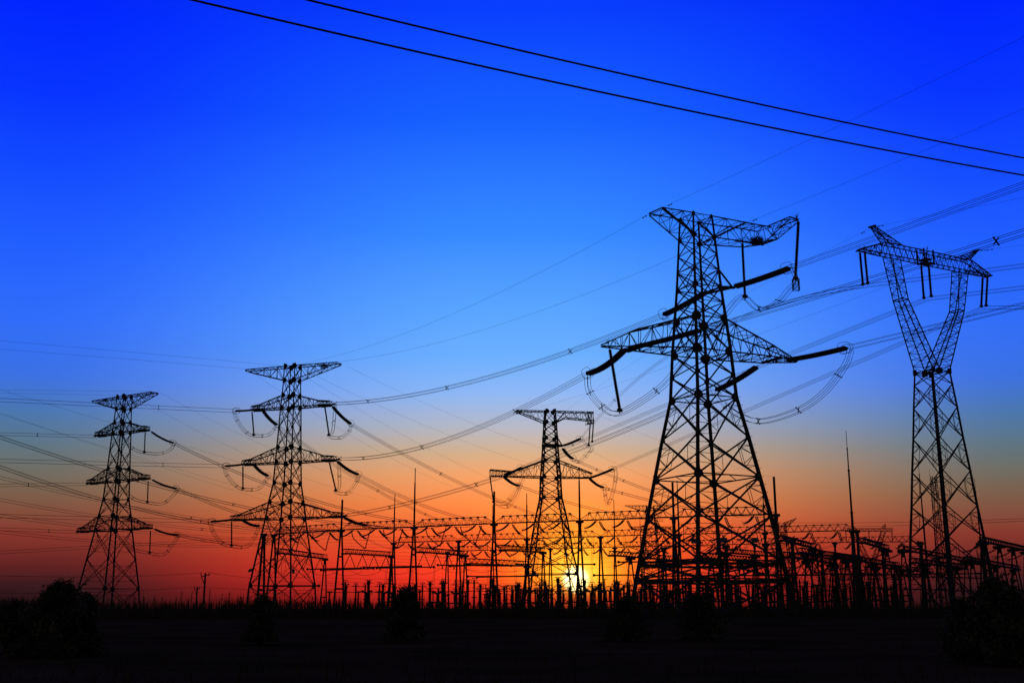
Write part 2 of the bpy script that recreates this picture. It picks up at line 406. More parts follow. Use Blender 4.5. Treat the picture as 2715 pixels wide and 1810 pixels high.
def bush(px, py, Y, wpx, label, name='bush', dens=1.0, spiky=0.3, sz=1.0, n_=None):
    top = P(px, py, Y).z; hw = wpx / 2 / FPX * Y; c = V((P(px, py, Y).x, Y, 0))
    t = thing(name, label, 'bush', c, 'bushes growing in the field')
    br = MB(); lf = MB(); rnd = random.Random(int(px))
    for k in range(26):
        a = rnd.random() * 6.28; e = rnd.uniform(.1, 1); q = c + V((math.cos(a) * hw * .8 * (1 - e * .6), math.sin(a) * hw * .6, top * (.5 + .45 * e)))
        br.tube([c + V((rnd.uniform(-.15, .15), 0, -.1)), c.lerp(q, .5) + V((rnd.uniform(-.2, .2), 0, .2)), q], .03, 4, [.05, .03, .012])
    clumps = []
    for k in range(80):
        a = rnd.random() * 6.28; u = rnd.random() ** .45; ph = rnd.random()
        zz = ph ** .8; prof = max(.02, 1 - zz) ** .55 * (.95 + .2 * math.sin(a * 3 + px))
        clumps.append((c + V((math.cos(a) * hw * u * prof, math.sin(a) * hw * u * prof, max(.15, zz * top * .96))), rnd.uniform(.12, .3) * hw))
    nl = int((n_ or 13000) * dens)
    for k in range(nl):
        q, rr = clumps[rnd.randrange(len(clumps))]
        p = q + V((rnd.gauss(0, 1), rnd.gauss(0, 1), rnd.gauss(0, .8))) * rr * .6
        if p.z < .02: p.z = .02
        l = rnd.uniform(.05, .12) * sz; d = V((rnd.gauss(0, 1), rnd.gauss(0, 1), rnd.gauss(.3, .8))).normalized(); s = d.cross(V((rnd.random(), rnd.random(), rnd.random()))).normalized()
        i0 = len(lf.v); lf.v += [p - d * l, p + s * l * .42, p + d * l, p - s * l * .42]; lf.f.append((i0, i0 + 1, i0 + 2, i0 + 3))
    for k in range(int(60 * (spiky + .3) * 3)):
        a = rnd.random() * 6.28; u = rnd.random() * .8; p = c + V((math.cos(a) * hw * u, math.sin(a) * hw * u, top * (1 - u * u * .7) * .95)); d = V((rnd.gauss(0, .35), 0, 1)).normalized()
        ln = rnd.uniform(.1, .45) * (spiky + .15) * hw
        br.prism(p - d * .2, p + d * ln, .02, .006)
        for j in range(7):
            o = p + d * ln * rnd.random(); l = .06 * sz; dd = V((rnd.gauss(0, 1), rnd.gauss(0, 1), rnd.gauss(.6, .5))).normalized(); s = dd.cross(ZUP).normalized()
            i0 = len(lf.v); lf.v += [o, o + dd * l + s * l * .4, o + dd * l * 2, o + dd * l - s * l * .4]; lf.f.append((i0, i0 + 1, i0 + 2, i0 + 3))
    part('stem', br, BARK, t); part('foliage', lf, LEAF, t)
bush(162, 1553, 42, 190, 'broad leafy bush in front of the leftmost pylon', spiky=.5)
bush(230, 1575, 44, 110, 'low bush touching the right flank of the broad leftmost bush', dens=.6, n_=7000)
bush(40, 1600, 46, 200, 'low spreading scrub at the left edge of the field', dens=.6, n_=7000)
bush(696, 1580, 60, 95, 'rounded bush at the foot of the tall three-armed pylon', dens=.6)
bush(1075, 1568, 60, 118, 'spiky-topped bush below the tall lightning mast left of the sun', dens=.8, spiky=.9)
bush(1660, 1588, 62, 120, 'dark bush at the left foot of the biggest pylon', dens=.6, spiky=.5)
bush(1850, 1581, 62, 150, 'dark bush between the legs of the biggest pylon', dens=.6, spiky=.5)
bush(2640, 1545, 36, 225, 'large round bush at the right edge under the sloping gantry', spiky=.4)
bush(2545, 1596, 38, 110, 'low bush leaning against the left of the large right bush', dens=.6, n_=8000)
# ================================================================== BIG TOWER
YM = 140.0
BETA = -18.5
CM = V((24.35, YM, 0))
def lv(X, Y, beta, lst, foot):       # level heights and corner radii from the sighted half widths of the body
    o = []
    def hwid(z, r):
        p = [pix(V((X, Y, z)) + dirv(beta + 90 * k) * r) for k in range(4)]; xs = [q[0] for q in p]; return (max(xs) - min(xs)) / 2
    for py, hw in list(lst) + [(None, foot)]:
        z = hY(Y, py) if py else -.1; r = hw / FPX * Y
        for _ in range(6): r *= hw / hwid(z, r)
        o.append((z, r))
    return o
LM = lv(CM.x, YM, BETA, [(577, 42), (634, 47.5), (678, 51), (720, 54.5), (766, 58.5), (807, 63), (850, 68), (937, 77.5), (998, 82.5), (1058, 87.5), (1163, 114.5), (1268, 139.5), (1372, 164), (1488, 190), (1536, 201)], 226)
MT = thing('transmission_tower', 'biggest lattice pylon in the foreground right of the sun, with angled cross-arms', 'pylon', CM)
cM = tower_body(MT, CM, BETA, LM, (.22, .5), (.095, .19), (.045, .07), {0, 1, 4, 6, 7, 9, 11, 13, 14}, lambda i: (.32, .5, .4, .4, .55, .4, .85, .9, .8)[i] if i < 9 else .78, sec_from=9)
AM, LD = dirv(BETA + 45), dirv(BETA - 45)      # arm direction; line direction towards the viewer
RT, FR, LF, NR = 0, 1, 2, 3
zt, rt = LM[0]; z1, r1 = LM[1]; z6, r6 = LM[6]; z7, r7 = LM[7]; z4, r4 = LM[4]
# extra bracing of the slender upper shaft
for i in (1, 3, 5, 6, 7):
    xb = MB()
    for k in range(4):
        a0, a1 = cM(k, *LM[i]), cM(k + 1, *LM[i]); b0, b1 = cM(k, *LM[i + 1]), cM(k + 1, *LM[i + 1])
        if i % 2: xb.prism(a0, a1, .07)
        if i in (3, 6): xb.prism(a0, b0.lerp(b1, .5), .09); xb.prism(a1, b0.lerp(b1, .5), .09)
    part('shaft_belt', xb, STEEL, MT)
# top arm
m = MB()
tl1, tl2 = Q(1757, 550, zt), Q(1721, 566, zt)
roots = [cM(NR, z1, r1), cM(LF, z1, r1), cM(LF, zt, rt), cM(NR, zt, rt)]
tip = [tl1 - ZUP * .25, tl2 - ZUP * .25, tl2, tl1]
truss(m, roots, tip, 3, .12, .06); m.prism(tl1, tl2, .14); m.prism(tl1, cM(NR, z1, r1), .2)
mid_ = [roots[i].lerp(tip[i], .5) for i in range(4)]; m.prism(cM(LF, zt, rt), cM(NR, z1, r1), .18); m.prism(cM(FR, zt, rt), cM(RT, z1, r1), .2)
part('cross_arm', m, STEEL, MT)
m = MB()
e_nt = Q(1985, 590, zt); e_ft = Q(1950, 604, zt)
e_nb = Q(1965, 640, z1); e_fb = Q(1938, 646, z1)
e_nb.z = z1; rootsR = [cM(RT, z1, r1), cM(FR, z1, r1), cM(FR, zt, rt), cM(RT, zt, rt)]
zb = z1
endn = [Q(2000, 644, zb), Q(1972, 655, zb), Q(1965, 606, zt), Q(2000, 594, zt)]
truss(m, rootsR, endn, 3, .13, .06); m.prism(cM(RT, z1, r1), rootsR[3].lerp(endn[3], .8), .26); m.prism(cM(FR, z1, r1), rootsR[2].lerp(endn[2], .7), .15)
end2 = [Q(2061, 634, zb), Q(2022, 648, zb), Q(2008, 614, zt), Q(2045, 602, zt)]
truss(m, endn, end2, 2, .13, .07)
part('cross_arm', m, STEEL, MT)
m = MB()
t1, t2 = Q(2117, 582, zt), Q(2093, 575, zt)
A0 = [Q(2061, 634, zb), Q(2022, 648, zb), Q(2034, 600, zt), Q(2056, 606, zt)]
truss(m, A0, [t1 - ZUP * .3, t2 - ZUP * .3, t2, t1], 3, .12, .06, x=False); m.prism(t1, t2, .16)
m.prism(A0[0], A0[1], .14)
# working platform under the arm
pl = Q(1946, 637, z1 - .1)
for k in range(7):
    a = Q(1946, 637, z1 - .12).lerp(Q(1998, 643, z1 - .12), k / 6); b_ = Q(2026, 650, z1 - .12).lerp(Q(1975, 640, z1 - .12), 1 - k / 6)
    m.prism(Q(1948, 637, z1 - .12).lerp(Q(2022, 648, z1 - .12), k / 6), Q(1985, 628, z1 - .12).lerp(Q(2061, 634, z1 - .12), k / 6), .06)
m.prism(Q(1948, 637, z1 - .15), Q(2024, 649, z1 - .15), .2)
part('jumper_arm', m, STEEL, MT)
# middle arms
m = MB(); tL = Q(1596, 918, z7); mL = Q(1684, 888, z7 + 1.2)
for wv in (1,):
    tq = [tL + LD * .25, tL - LD * .25, tL - LD * .25 + ZUP * .25, tL + LD * .25 + ZUP * .25]
    rb = [cM(NR, z7, r7), cM(LF, z7, r7)]
    knee = .62
    kb = [rb[0].lerp(tq[0], knee), rb[1].lerp(tq[1], knee)]
    ktop = [cM(LF, z6, r6).lerp(tq[2], knee), cM(NR, z6, r6).lerp(tq[3], knee)]
    for q in ktop: q.z = z7 + 2.3
    truss(m, [rb[0], rb[1], cM(LF, z6, r6), cM(NR, z6, r6)], [kb[0], kb[1], ktop[0], ktop[1]], 4, .16, .08)
    truss(m, [kb[0], kb[1], ktop[0], ktop[1]], tq, 4, .13, .07)
    m.prism(ktop[0], ktop[1], .15); m.prism(kb[0] + LD * .3, kb[1] - LD * .3, .5)
part('cross_arm', m, STEEL, MT)
m = MB(); tR = Q(2111, 960, z7)
tq = [tR + LD * .2, tR - LD * .2, tR - LD * .2 + ZUP * .2, tR + LD * .2 + ZUP * .2]
rb = [cM(RT, z7, r7), cM(FR, z7, r7)]
kb = [rb[0].lerp(tq[0], .68) + LD * .9, rb[1].lerp(tq[1], .68) - LD * .9]
ktop = [cM(FR, z6, r6).lerp(tq[2], .68), cM(RT, z6, r6).lerp(tq[3], .68)]
for q in ktop: q.z = z7 + 1.7
truss(m, [rb[0], rb[1], cM(FR, z6, r6), cM(RT, z6, r6)], [kb[0], kb[1], ktop[0], ktop[1]], 5, .16, .08)
truss(m, [kb[0], kb[1], ktop[0], ktop[1]], tq, 3, .13, .07); m.prism(kb[0], kb[1], .3); m.prism(ktop[0], ktop[1], .2)
part('cross_arm', m, STEEL, MT)
# bracket for the upper strings
m = MB(); br_tip = Q(1942, 762, z4)
m.prism(cM(RT, z4, r4), br_tip, .3); m.prism(cM(RT, LM[3][0], LM[3][1]), br_tip, .2); m.prism(cM(FR, z4, r4), br_tip, .25)
br_f = Q(1871, 775, z4); m.prism(cM(FR, z4, r4), br_f, .3); m.prism(br_f, cM(RT, z4, r4), .2); m.prism(br_tip - AM * .5, br_tip + AM * .3, .3)
part('bracket', m, STEEL, MT)
# climbing pegs on one leg
m = MB()
for i in range(0, 60):
    t = i / 60; z = 2 + t * (LM[9][0] - 2); r0, r1_ = LM[-1][1], LM[9][1]
    p = cM(RT, LM[-1][0], r0).lerp(cM(RT, LM[9][0], r1_), t) if False else None
for j in range(9, len(LM) - 1):
    (za, ra), (zb_, rb_) = LM[j], LM[j + 1]
    k = int((za - zb_) / .9)
    for q in range(k):
        p = cM(RT, za, ra).lerp(cM(RT, zb_, rb_), q / k); m.prism(p, p + V((.5, 0, .04)), .05)
part('climbing_peg', m, STEEL, MT)
# enamel plates
for (px, py, yo, lb) in ((1919, 1431, -1.5, 'blank rectangular plate on the rear bracing'), (2002, 1431, -1.5, 'blank rectangular plate on the right bracing'), (2053, 1491, -3, 'blank plate low on the right leg'), (1842, 1433, -3, 'blank plate on the near leg')):
    m = MB(); c_ = P(px, py, YM + yo); m.box(c_, V((.42, 0, 0)), V((0, .03, 0)), V((0, 0, .3))); m.prism(c_ - V((.8, -.1, 0)), c_ + V((.8, .1, 0)), .07); part('number_plate', m, PLATE, MT, lb)
# heavy bottom belts seen as one band
m = MB()
for i, dz in ((13, .45), (14, .3)):
    z, r = LM[i]
    for k in range(4): m.prism(cM(k, z - dz, r + .05), cM(k + 1, z - dz, r + .05), .3)
part('belt', m, STEEL, MT)
# nests (twigs caught in the steelwork)
def nest(p, rx, rz, label, n=170):
    rnd = random.Random(int(p.x * 10)); m = MB()
    for _ in range(n):
        a = rnd.random() * 6.28; e = rnd.gauss(0, .35); u = rnd.random() ** .5
        c_ = p + V((math.cos(a) * rx * u, math.sin(a) * rx * .7 * u, e * rz)); d = V((rnd.gauss(0, 1), rnd.gauss(0, 1), rnd.gauss(0, .4))).normalized()
        m.prism(c_ - d * rx * .35, c_ + d * rx * .35, .045, .02)
    single('bird_nest', m, NEST, label, 'nest', loc=p)
nest(Q(2007, 638, z1), .8, .7, 'ragged twig nest on the long right top arm of the biggest pylon', 260)
def spikes(p, label, n=16, s=.5):
    rnd = random.Random(int(p.x * 13)); m = MB()
    m.box(p, V((.08, 0, 0)), V((0, .08, 0)), V((0, 0, .06)))
    for k in range(n):
        d = V((rnd.gauss(0, .45), rnd.gauss(0, .45), 1)).normalized(); m.prism(p, p + d * s * rnd.uniform(.7, 1.2), .022, .012)
    single('bird_deterrent_spikes', m, STEEL, label, 'bird spikes', loc=p)
spikes(Q(2113, 580, zt) + ZUP * .15, 'fan of bird spikes on the outer tip of the biggest pylon\'s jumper arm', s=.65)
spikes(Q(1613, 917, z7) + ZUP * .3, 'fan of bird spikes on the left tip of the biggest pylon\'s middle arm', s=.65)
# strings of the big tower.  near = towards the viewer along LD
def along(a, px, py, L):             # point on the sight line whose ground distance from a along the line is |L|
    return P(px, py, a.y + L * LD.y)
s1a = br_tip + V((0, 0, 0)); s1b = along(s1a, 2098, 709, 7.0)
tension(s1a, s1b, 'upper thick insulator string of the biggest pylon, pointing up to the right', sag=.1, r=.31, gap=.45, ring=.8)
s2a = br_f; s2b = along(s2a, 1757, 836, -7)
tension(s2a, s2b, 'upper thick insulator string of the biggest pylon, pointing down to the left behind the shaft', sag=.15, r=.31, gap=.42, ring=.8)
s3a = Q(1660, 925, z7 - .1); s3b = along(s3a, 1555, 993, -7)
tension(s3a, s3b, 'sagging insulator string below the left middle arm of the biggest pylon, pointing down left', sag=.45, r=.31, gap=.45, ring=.8)
s4b = along(s3a, 1862, 874, 7)
tension(s3a, s4b, 'insulator string lying along the left middle arm of the biggest pylon towards the shaft', sag=.1, r=.29, gap=.4, ring=.8)
s5a = Q(2080, 956, z7 + .1); s5b = along(s5a, 2250, 921, 7)
tension(s5a, s5b, 'long insulator string pointing right from the right middle arm of the biggest pylon', sag=.1, r=.31, gap=.45, ring=.85)
s6a = Q(2012, 969, z7 - .1); s6b = along(s6a, 1896, 1036, -7)
tension(s6a, s6b, 'insulator string pointing down left from the right middle arm of the biggest pylon', sag=.2, r=.31, gap=.45, ring=.8)
v1a = Q(1968, 642, z1 - .2); v1b = P(1963, 783, v1a.y); v1b.x = v1a.x
hang(v1a, v1b, 'straight suspension insulator hanging inside the long top arm of the biggest pylon', r=.19)
v2a = t1 - ZUP * .1; v2b = P(2109, 735, v2a.y)
hang(v2a, v2b, 'suspension insulator hanging from the outermost tip of the biggest pylon\'s top arm', r=.22)
v3a = Q(1616, 922, z7); v3b = P(1643, 1084, v3a.y - 1)
hang(v3a, v3b, 'suspension insulator slanting down from the left tip of the biggest pylon\'s middle arm', r=.22, pitch=.24)
# lattice weight under the outer jumper string
m = MB(); c_ = v2b - ZUP * .2
qa = [c_ + V((x, y, 0)) for x, y in ((-.4, -.3), (.4, -.3), (.4, .3), (-.4, .3))]; truss(m, qa, [q - ZUP * 1.6 for q in qa], 2, .07, .05, x=True)
single('counterweight_frame', m, STEEL, 'small lattice frame under the outermost hanging insulator of the biggest pylon', 'counterweight', loc=c_)
def px_path(lst): return spline([P(x, y, Y) for x, y, Y in lst], 8)
bundle('jumper_loop', 'four-wire jumper loop under the left middle arm of the biggest pylon', 'jumper cable',
       px_path([(1558, 995, s3b.y), (1562, 1035, s3b.y - 1), (1596, 1078, s3b.y - 4), (1643, 1094, v3b.y), (1740, 1036, v3b.y - 3), (1790, 985, s4b.y), (1830, 930, s4b.y), (1860, 880, s4b.y)]), h=.28, spx=(1566, 1598, 1740), r=.025, sw=.12)
bundle('jumper_loop', 'long four-wire jumper loop under the right middle arm of the biggest pylon', 'jumper cable',
       px_path([(2256, 925, s5b.y), (2240, 970, s5b.y + .5), (2185, 1040, s5b.y + 2), (2117, 1087, s5b.y + 4), (2020, 1116, s5b.y + 6), (1960, 1100, s5b.y + 9), (1925, 1075, s6b.y - 2), (1900, 1040, s6b.y)]), h=.3, spx=(2222, 2117, 2013, 1925), r=.025, sw=.12)
bundle('jumper_loop', 'four-wire jumper loop between the two hanging insulators of the biggest pylon\'s top arm', 'jumper cable',
       px_path([(2100, 712, s1b.y), (2112, 745, v2a.y), (2090, 770, v2a.y + 1), (2066, 797, v2a.y + 1.5), (2012, 818, v1a.y - 1), (1964, 788, v1a.y), (1900, 860, v1a.y + 2), (1850, 885, s2b.y - 3), (1790, 870, s2b.y - 2), (1760, 838, s2b.y)]), h=.28, spx=(2068, 2011), r=.025, sw=.12)
# lines of the big tower towards the viewer, to a tower standing behind and right of the viewer
farN = LD * 300
for (a, ex, ey, nm, sp_) in ((s1b, 2715, 487, 'four-wire line rising right from the upper right string of the biggest pylon', (.4,)),
                        (s4b, 2715, 622, 'four-wire line with a large spacer passing behind the fork-shaped pylon to the right edge', (2688,)),
                        (s5b, 2715, 805, 'four-wire line leaving the long right string of the biggest pylon for the right edge', (.4,))):
    b_ = a + farN; b_.z = a.z + 3
    bundle('power_line', nm, 'power line', fit(a, b_, ex, ey, 70), h=.24, r=.021, spx=sp_, sw=.13)
for (a, ex, ey, nm) in ((tl1, 2715, 90, 'thin wire climbing from the biggest pylon\'s left top tip to the right edge'),
                    (Q(1982, 589, zt), 2715, 290, 'thin wire climbing from the biggest pylon\'s right top arm to the right edge')):
    b_ = a + farN; b_.z = a.z + 3; c_ = fit(a, b_, ex, ey, 60); wire('earth_wire', nm, 'wire', c_, .014, damp=(pix(a)[0] + 20,))
# two heavy lines close overhead
def overhead(p1, p2, px, py, label):
    A, B = P(p1[0], p1[1], p1[2]), P(p2[0], p2[1], p2[2]); d = B - A; lo, hi = -5., 5.
    for _ in range(40):
        s = (lo + hi) / 2; c = [A + d * t - ZUP * (4 * s * t * (1 - t)) for t in [-.9 + 2.4 * i / 120 for i in range(121)]]
        b = min(c, key=lambda p: abs(pix(p)[0] - px) if p.y > 3 else 1e9)
        if pix(b)[1] > py: hi = s
        else: lo = s
    wire('overhead_cable', label, 'cable', c, .034)
overhead((508, 0, 26), (2715, 465, 40), 1558, 237, 'lower thick cable crossing the top of the sky')
overhead((814, 0, 27), (2715, 419, 41), 1558, 173, 'upper thick cable crossing the top of the sky')
# ================================================================== THREE-ARMED TOWERS
Y2 = 246.0
DCL = [(972, 22), (1009, 22.5), (1049, 24.5), (1081, 27), (1135, 29.5), (1187, 32), (1226, 34), (1281, 37), (1332, 46.5), (1374, 53), (1463, 70), (1552, 87)]
TH2 = 20.0
DL = lv(-49.4, Y2, 45 - TH2, DCL, 95)
SC2 = Y2 / FPX
def dct(X, Y, th, label, topa=(1, 1)):
    C = V((X, Y, 0)); t = thing('transmission_tower', label, 'pylon', C)
    c = tower_body(t, C, 45 - th, DL, (.2, .34), (.11, .13), (.04, .05), {0, 1, 2, 3, 5, 6, 7, 8, 9, 11}, .8, sec_from=3, two=9)
    A = dirv(-th); L = dirv(90 - th)               # L points away from the viewer
    # corners: 0 = right-far.. choose by sign
    def cor(sa_, sl_, i):
        z, r = DL[i]; return V((X, Y, z)) + (A * sa_ + L * sl_) * (r / math.sqrt(2))
    res = {}
    zt_, _ = DL[0]
    for s_ in (-1, 1):
        m = MB(); La = 11.8
        tip_ = V((X, Y, zt_)) + A * (La * s_)
        hw = DL[0][1] / math.sqrt(2) * .75
        truss(m, [cor(s_, -1, 1), cor(s_, 1, 1), cor(s_, 1, 0), cor(s_, -1, 0)], [tip_ - L * hw - ZUP * .3, tip_ + L * hw - ZUP * .3, tip_ + L * hw, tip_ - L * hw], 6, .16, .09)
        part('cross_arm', m, STEEL, t); res['top', s_] = (tip_ - L * hw, tip_ + L * hw)
        for nm, ib, it, Lp in (('up', 3, 2, 10.0), ('mid', 6, 5, 11.6), ('low', 9, 8, 13.8)):
            m = MB(); z = DL[ib][0]; La = Lp; tp = V((X, Y, z)) + A * (La * s_); w = 1.0
            kn = tp - A * s_ * 2.6
            tq_ = [tp - L * w * .6, tp + L * w * .6, tp + L * w * .6 + ZUP * .9, tp - L * w * .6 + ZUP * .9]
            kq = [kn - L * w, kn + L * w, kn + L * w + ZUP * 1.1, kn - L * w + ZUP * 1.1]
            truss(m, [cor(s_, -1, ib), cor(s_, 1, ib), cor(s_, 1, it), cor(s_, -1, it)], kq, 5, .2, .09)
            truss(m, kq, tq_, 2, .16, .1, x=True); m.prism(kq[0], kq[1], .4); m.prism(kq[0], tq_[0], .45); m.prism(kq[1], tq_[1], .4)
            part('cross_arm', m, STEEL, t); res[nm, s_] = tp
    return t, C, res, A, L
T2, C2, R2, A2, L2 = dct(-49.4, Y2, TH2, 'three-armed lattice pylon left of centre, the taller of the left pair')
YL = 283.0; TL, CLf, RL, AL, LL = dct(-99.8, YL, 33.0, 'leftmost three-armed lattice pylon standing behind the broad bush')
# small climbing-guard boxes on tower 2
m = MB(); c_ = P(664, 1511, Y2 - 1); m.box(c_, V((.45, 0, .1)), V((0, .1, 0)), V((.12, 0, .35))); part('number_plate', m, PLATE, T2, 'tilted plate on the left leg')
m = MB(); c_ = P(778, 1514, Y2 - 3); m.box(c_, V((.3, 0, 0)), V((0, .1, 0)), V((0, 0, .45))); part('number_plate', m, PLATE, T2, 'upright plate on the near leg')
nest(P(858, 970, R2['top', 1][0].y + 2), .9, .7, 'dark twig nest on the right top arm of the taller left pylon', 150)
nest(P(278, 1060, CLf.y + 4), .7, .5, 'dark twig nest on the left top arm of the leftmost pylon', 90)
nm3 = {'up': 'upper', 'mid': 'middle', 'low': 'lower'}
J2 = {}
dz_far = {'up': ((735, 1127), (932, 1125), (621, 1089), (673, 1150), (872, 1150), (668, 868)), 'mid': ((712, 1262), (952, 1259), (594, 1235), (644, 1292), (890, 1297), (644, 889)), 'low': ((689, 1394), (975, 1393), (556, 1382), (614, 1443), (914, 1430), (614, 914))}
for k in ('up', 'mid', 'low'):
    fl, fr, wl_, hb, hr, hx = dz_far[k]
    tl_ = R2[k, -1]; tr_ = R2[k, 1]
    aL = tl_ + A2 * 2.2 + L2 * .8; b1 = P(fl[0], fl[1], aL.y + 5.5)
    tension(aL, b1, f'insulator string slanting down right from the left {nm3[k]} arm of the taller left pylon', sag=.3, r=.28, gap=.36, ring=.8, rw=.035)
    b2 = P(wl_[0], wl_[1], tl_.y - 2); tension(tl_ + V((0, 0, .1)), b2, f'thin insulator string pointing left from the left {nm3[k]} arm of the taller left pylon', sag=.05, r=.24, gap=.34, ring=.8, rw=.035)
    b3 = P(fr[0], fr[1], tr_.y + 5.5); tension(tr_ + L2 * .5, b3, f'insulator string slanting down right from the right {nm3[k]} arm of the taller left pylon', sag=.3, r=.28, gap=.36, ring=.8, rw=.035)
    b4 = tr_ - L2 * 4 + A2 * .8; b4 = P(pix(tr_)[0] + 12, pix(tr_)[1] - 4, tr_.y - 5)
    tension(tr_ - L2 * .5, b4, f'foreshortened insulator string at the right tip of the {nm3[k]} arm of the taller left pylon', sag=.05, r=.16, gap=.32, ring=.7, rw=.035, hook=.3)
    ha = P(hx[0], pix(tl_)[1] + 2, tl_.y - 1); hang(ha, P(hb[0], hb[1], ha.y), f'hanging insulator below the left {nm3[k]} arm of the taller left pylon', r=.19, pitch=.24)
    ha2 = P(pix(tr_)[0] - 15, pix(tr_)[1] + 4, tr_.y); he2 = P(hr[0], hr[1], ha2.y)
    if k != 'low': hang(ha2, he2, f'hanging insulator below the right {nm3[k]} arm of the taller left pylon', r=.2, pitch=.2)
    dx = b2.x
    bundle('jumper_loop', f'jumper loop under the left {nm3[k]} arm of the taller left pylon', 'jumper cable',
           spline([b2, P(wl_[0] + 8, wl_[1] + 25, b2.y), P(wl_[0] + 30, hb[1] - 6, b2.y + 1), P(hb[0], hb[1] + 4, ha.y), P((hb[0] + fl[0]) / 2 + 8, hb[1] + 2, ha.y + 2), b1], 7), n=4, h=.28, r=.026, spx=(.2, .42, .72, .9), sw=.1)
    if k != 'low':
        bundle('jumper_loop', f'jumper loop under the right {nm3[k]} arm of the taller left pylon', 'jumper cable',
               spline([b4, b4 - ZUP * 2, he2 - ZUP * .2 + V((.8, 0, .8)), he2 - ZUP * .5, P((hr[0] + fr[0]) / 2, hr[1] + 10, ha2.y + 2), P(fr[0] - 8, fr[1] + 20, b3.y), b3], 7), n=4, h=.28, r=.026, spx=(.25, .65, .85), sw=.1)
    J2[k] = (b1, b2, b3, b4)
# conductors between the big tower and the taller left pylon
for k, src, mid_px in (('up', s2b, (1189, 1027)), ('mid', s3b, (1115, 1186)), ('low', s6b, (1264, 1284))):
    c_ = fit(src, J2[k][3], *mid_px, 60)
    bundle('power_line', f'sagging line from the taller left pylon\'s {nm3[k]} right arm up to the biggest pylon', 'power line', c_, h=.26, r=.026, spx={'up': (1511, 1189, 980), 'mid': (1361, 1115, 963), 'low': (1264, 1033)}[k], sw=.12)
# conductors leaving the taller left pylon to the left edge
for k, ey in (('up', 1060), ('mid', 1221), ('low', 1367)):
    a = J2[k][1]; b_ = a + V((-190, 0, 2)); b_.y = a.y - 45
    bundle('power_line', f'paired line from the taller left pylon\'s {nm3[k]} arm to the left edge', 'power line', fit(a, b_, 0, ey, 60), n=2, h=.36, r=.034, spx=(432, ) if k == 'up' else (414,) if k == 'mid' else (366,), sw=.12, sh=.3)
for (px, py, ey, w) in ((645, 977, 925, -1), (745, 970, 903, 1)):
    a = P(px, py, R2['top', -1][0].y); b_ = a + V((-200, -60, 2))
    wire('earth_wire', 'upper thin earth wire from the taller left pylon\'s top arm to the left edge' if w > 0 else 'thin wire from the left top tip of the taller left pylon to the left edge', 'wire', fit(a, b_, 0, ey, 50), .018)
g1 = R2['top', -1][0]; g2 = R2['top', 1][0]
wire('earth_wire', 'thin earth wire dipping from the biggest pylon\'s left tip to the taller left pylon', 'wire', fit(tl2, P(780, 968, Y2), 1300, 787, 60), .016, damp=(1709,))
wire('earth_wire', 'lower of two thin wires dipping from the biggest pylon to the taller left pylon', 'wire', fit(Q(1985, 592, zt), g2, 1300, 868, 60), .016)
# leftmost pylon fittings
for k, fr, hb_, ls in (('up', (462, 1175), (383, 1196), 1150), ('mid', (471, 1295), (391, 1328), 1286), ('low', (474, 1418), (397, 1462), 1402)):
    tr_ = RL[k, 1]; tl_ = RL[k, -1]; b1 = P(fr[0], fr[1], tr_.y + 5)
    tension(tr_, b1, f'insulator string slanting right from the {nm3[k]} arm of the leftmost pylon', sag=.3, r=.24, gap=.3, ring=.8, rw=.035, hook=1.2)
    ha = P(hb_[0] + 2, pix(tr_)[1] + 6, tr_.y); hb = P(hb_[0], hb_[1], tr_.y); hang(ha, hb, f'hanging insulator below the right {nm3[k]} arm of the leftmost pylon', r=.18, pitch=.26)
    bundle('jumper_loop', f'jumper loop under the right {nm3[k]} arm of the leftmost pylon', 'jumper cable',
           spline([b1, P(fr[0] - 10, fr[1] + 16, b1.y), P((fr[0] + hb_[0]) / 2, hb_[1] + 6, hb.y), hb - ZUP * .3, P(352, hb_[1] - 8, hb.y), P(325, hb_[1] - 40, hb.y - 3)], 7), n=4, h=.28, r=.028, spx=(.1, .35, .78), sw=.1)
    c_ = fit(tl_, tl_ + V((-180, -30, 0)), 0, ls, 50)
    bundle('power_line', f'paired line from the leftmost pylon\'s {nm3[k]} arm to the left edge', 'power line', c_, n=2, h=.34, r=.036, spx=((98,), (90,), (112,))[('up', 'mid', 'low').index(k)], sw=.13, sh=.32)
    # on towards the yard
    yd = {'up': (1250, 1395), 'mid': (1000, 1400), 'low': (800, 1425)}[k]
    e = P(yd[0], yd[1], 352)
    bundle('power_line', f'four-wire line from the {nm3[k]} right string of the leftmost pylon down to the switchyard', 'power line', curve_pts(b1, e, {'up': 5, 'mid': 4.2, 'low': 2}[k], 50), h=.26, r=.03, spx=(.6,), sw=.13)
for ey, px in ((1033, 401), (1041, 345)):
    a = P(px, 1037 if px > 360 else 1048, RL['top', 1][0].y if px > 360 else YL)
    wire('earth_wire', 'upper thin wire from the leftmost pylon to the left edge' if px > 360 else 'lower thin wire from the leftmost pylon to the left edge', 'wire', fit(a, a + V((-200, -40, 0)), 0, ey, 40), .02)
a = RL['top', 1][1]; wire('earth_wire', 'thin earth wire falling right from the right top tip of the leftmost pylon', 'wire', curve_pts(P(424, 1040, a.y), P(1100, 1320, 380), 3, 40), .018)
wire('earth_wire', 'thin earth wire falling right from beneath the top arm of the leftmost pylon', 'wire', curve_pts(P(385, 1066, YL), P(1000, 1322, 380), 3, 40), .018)
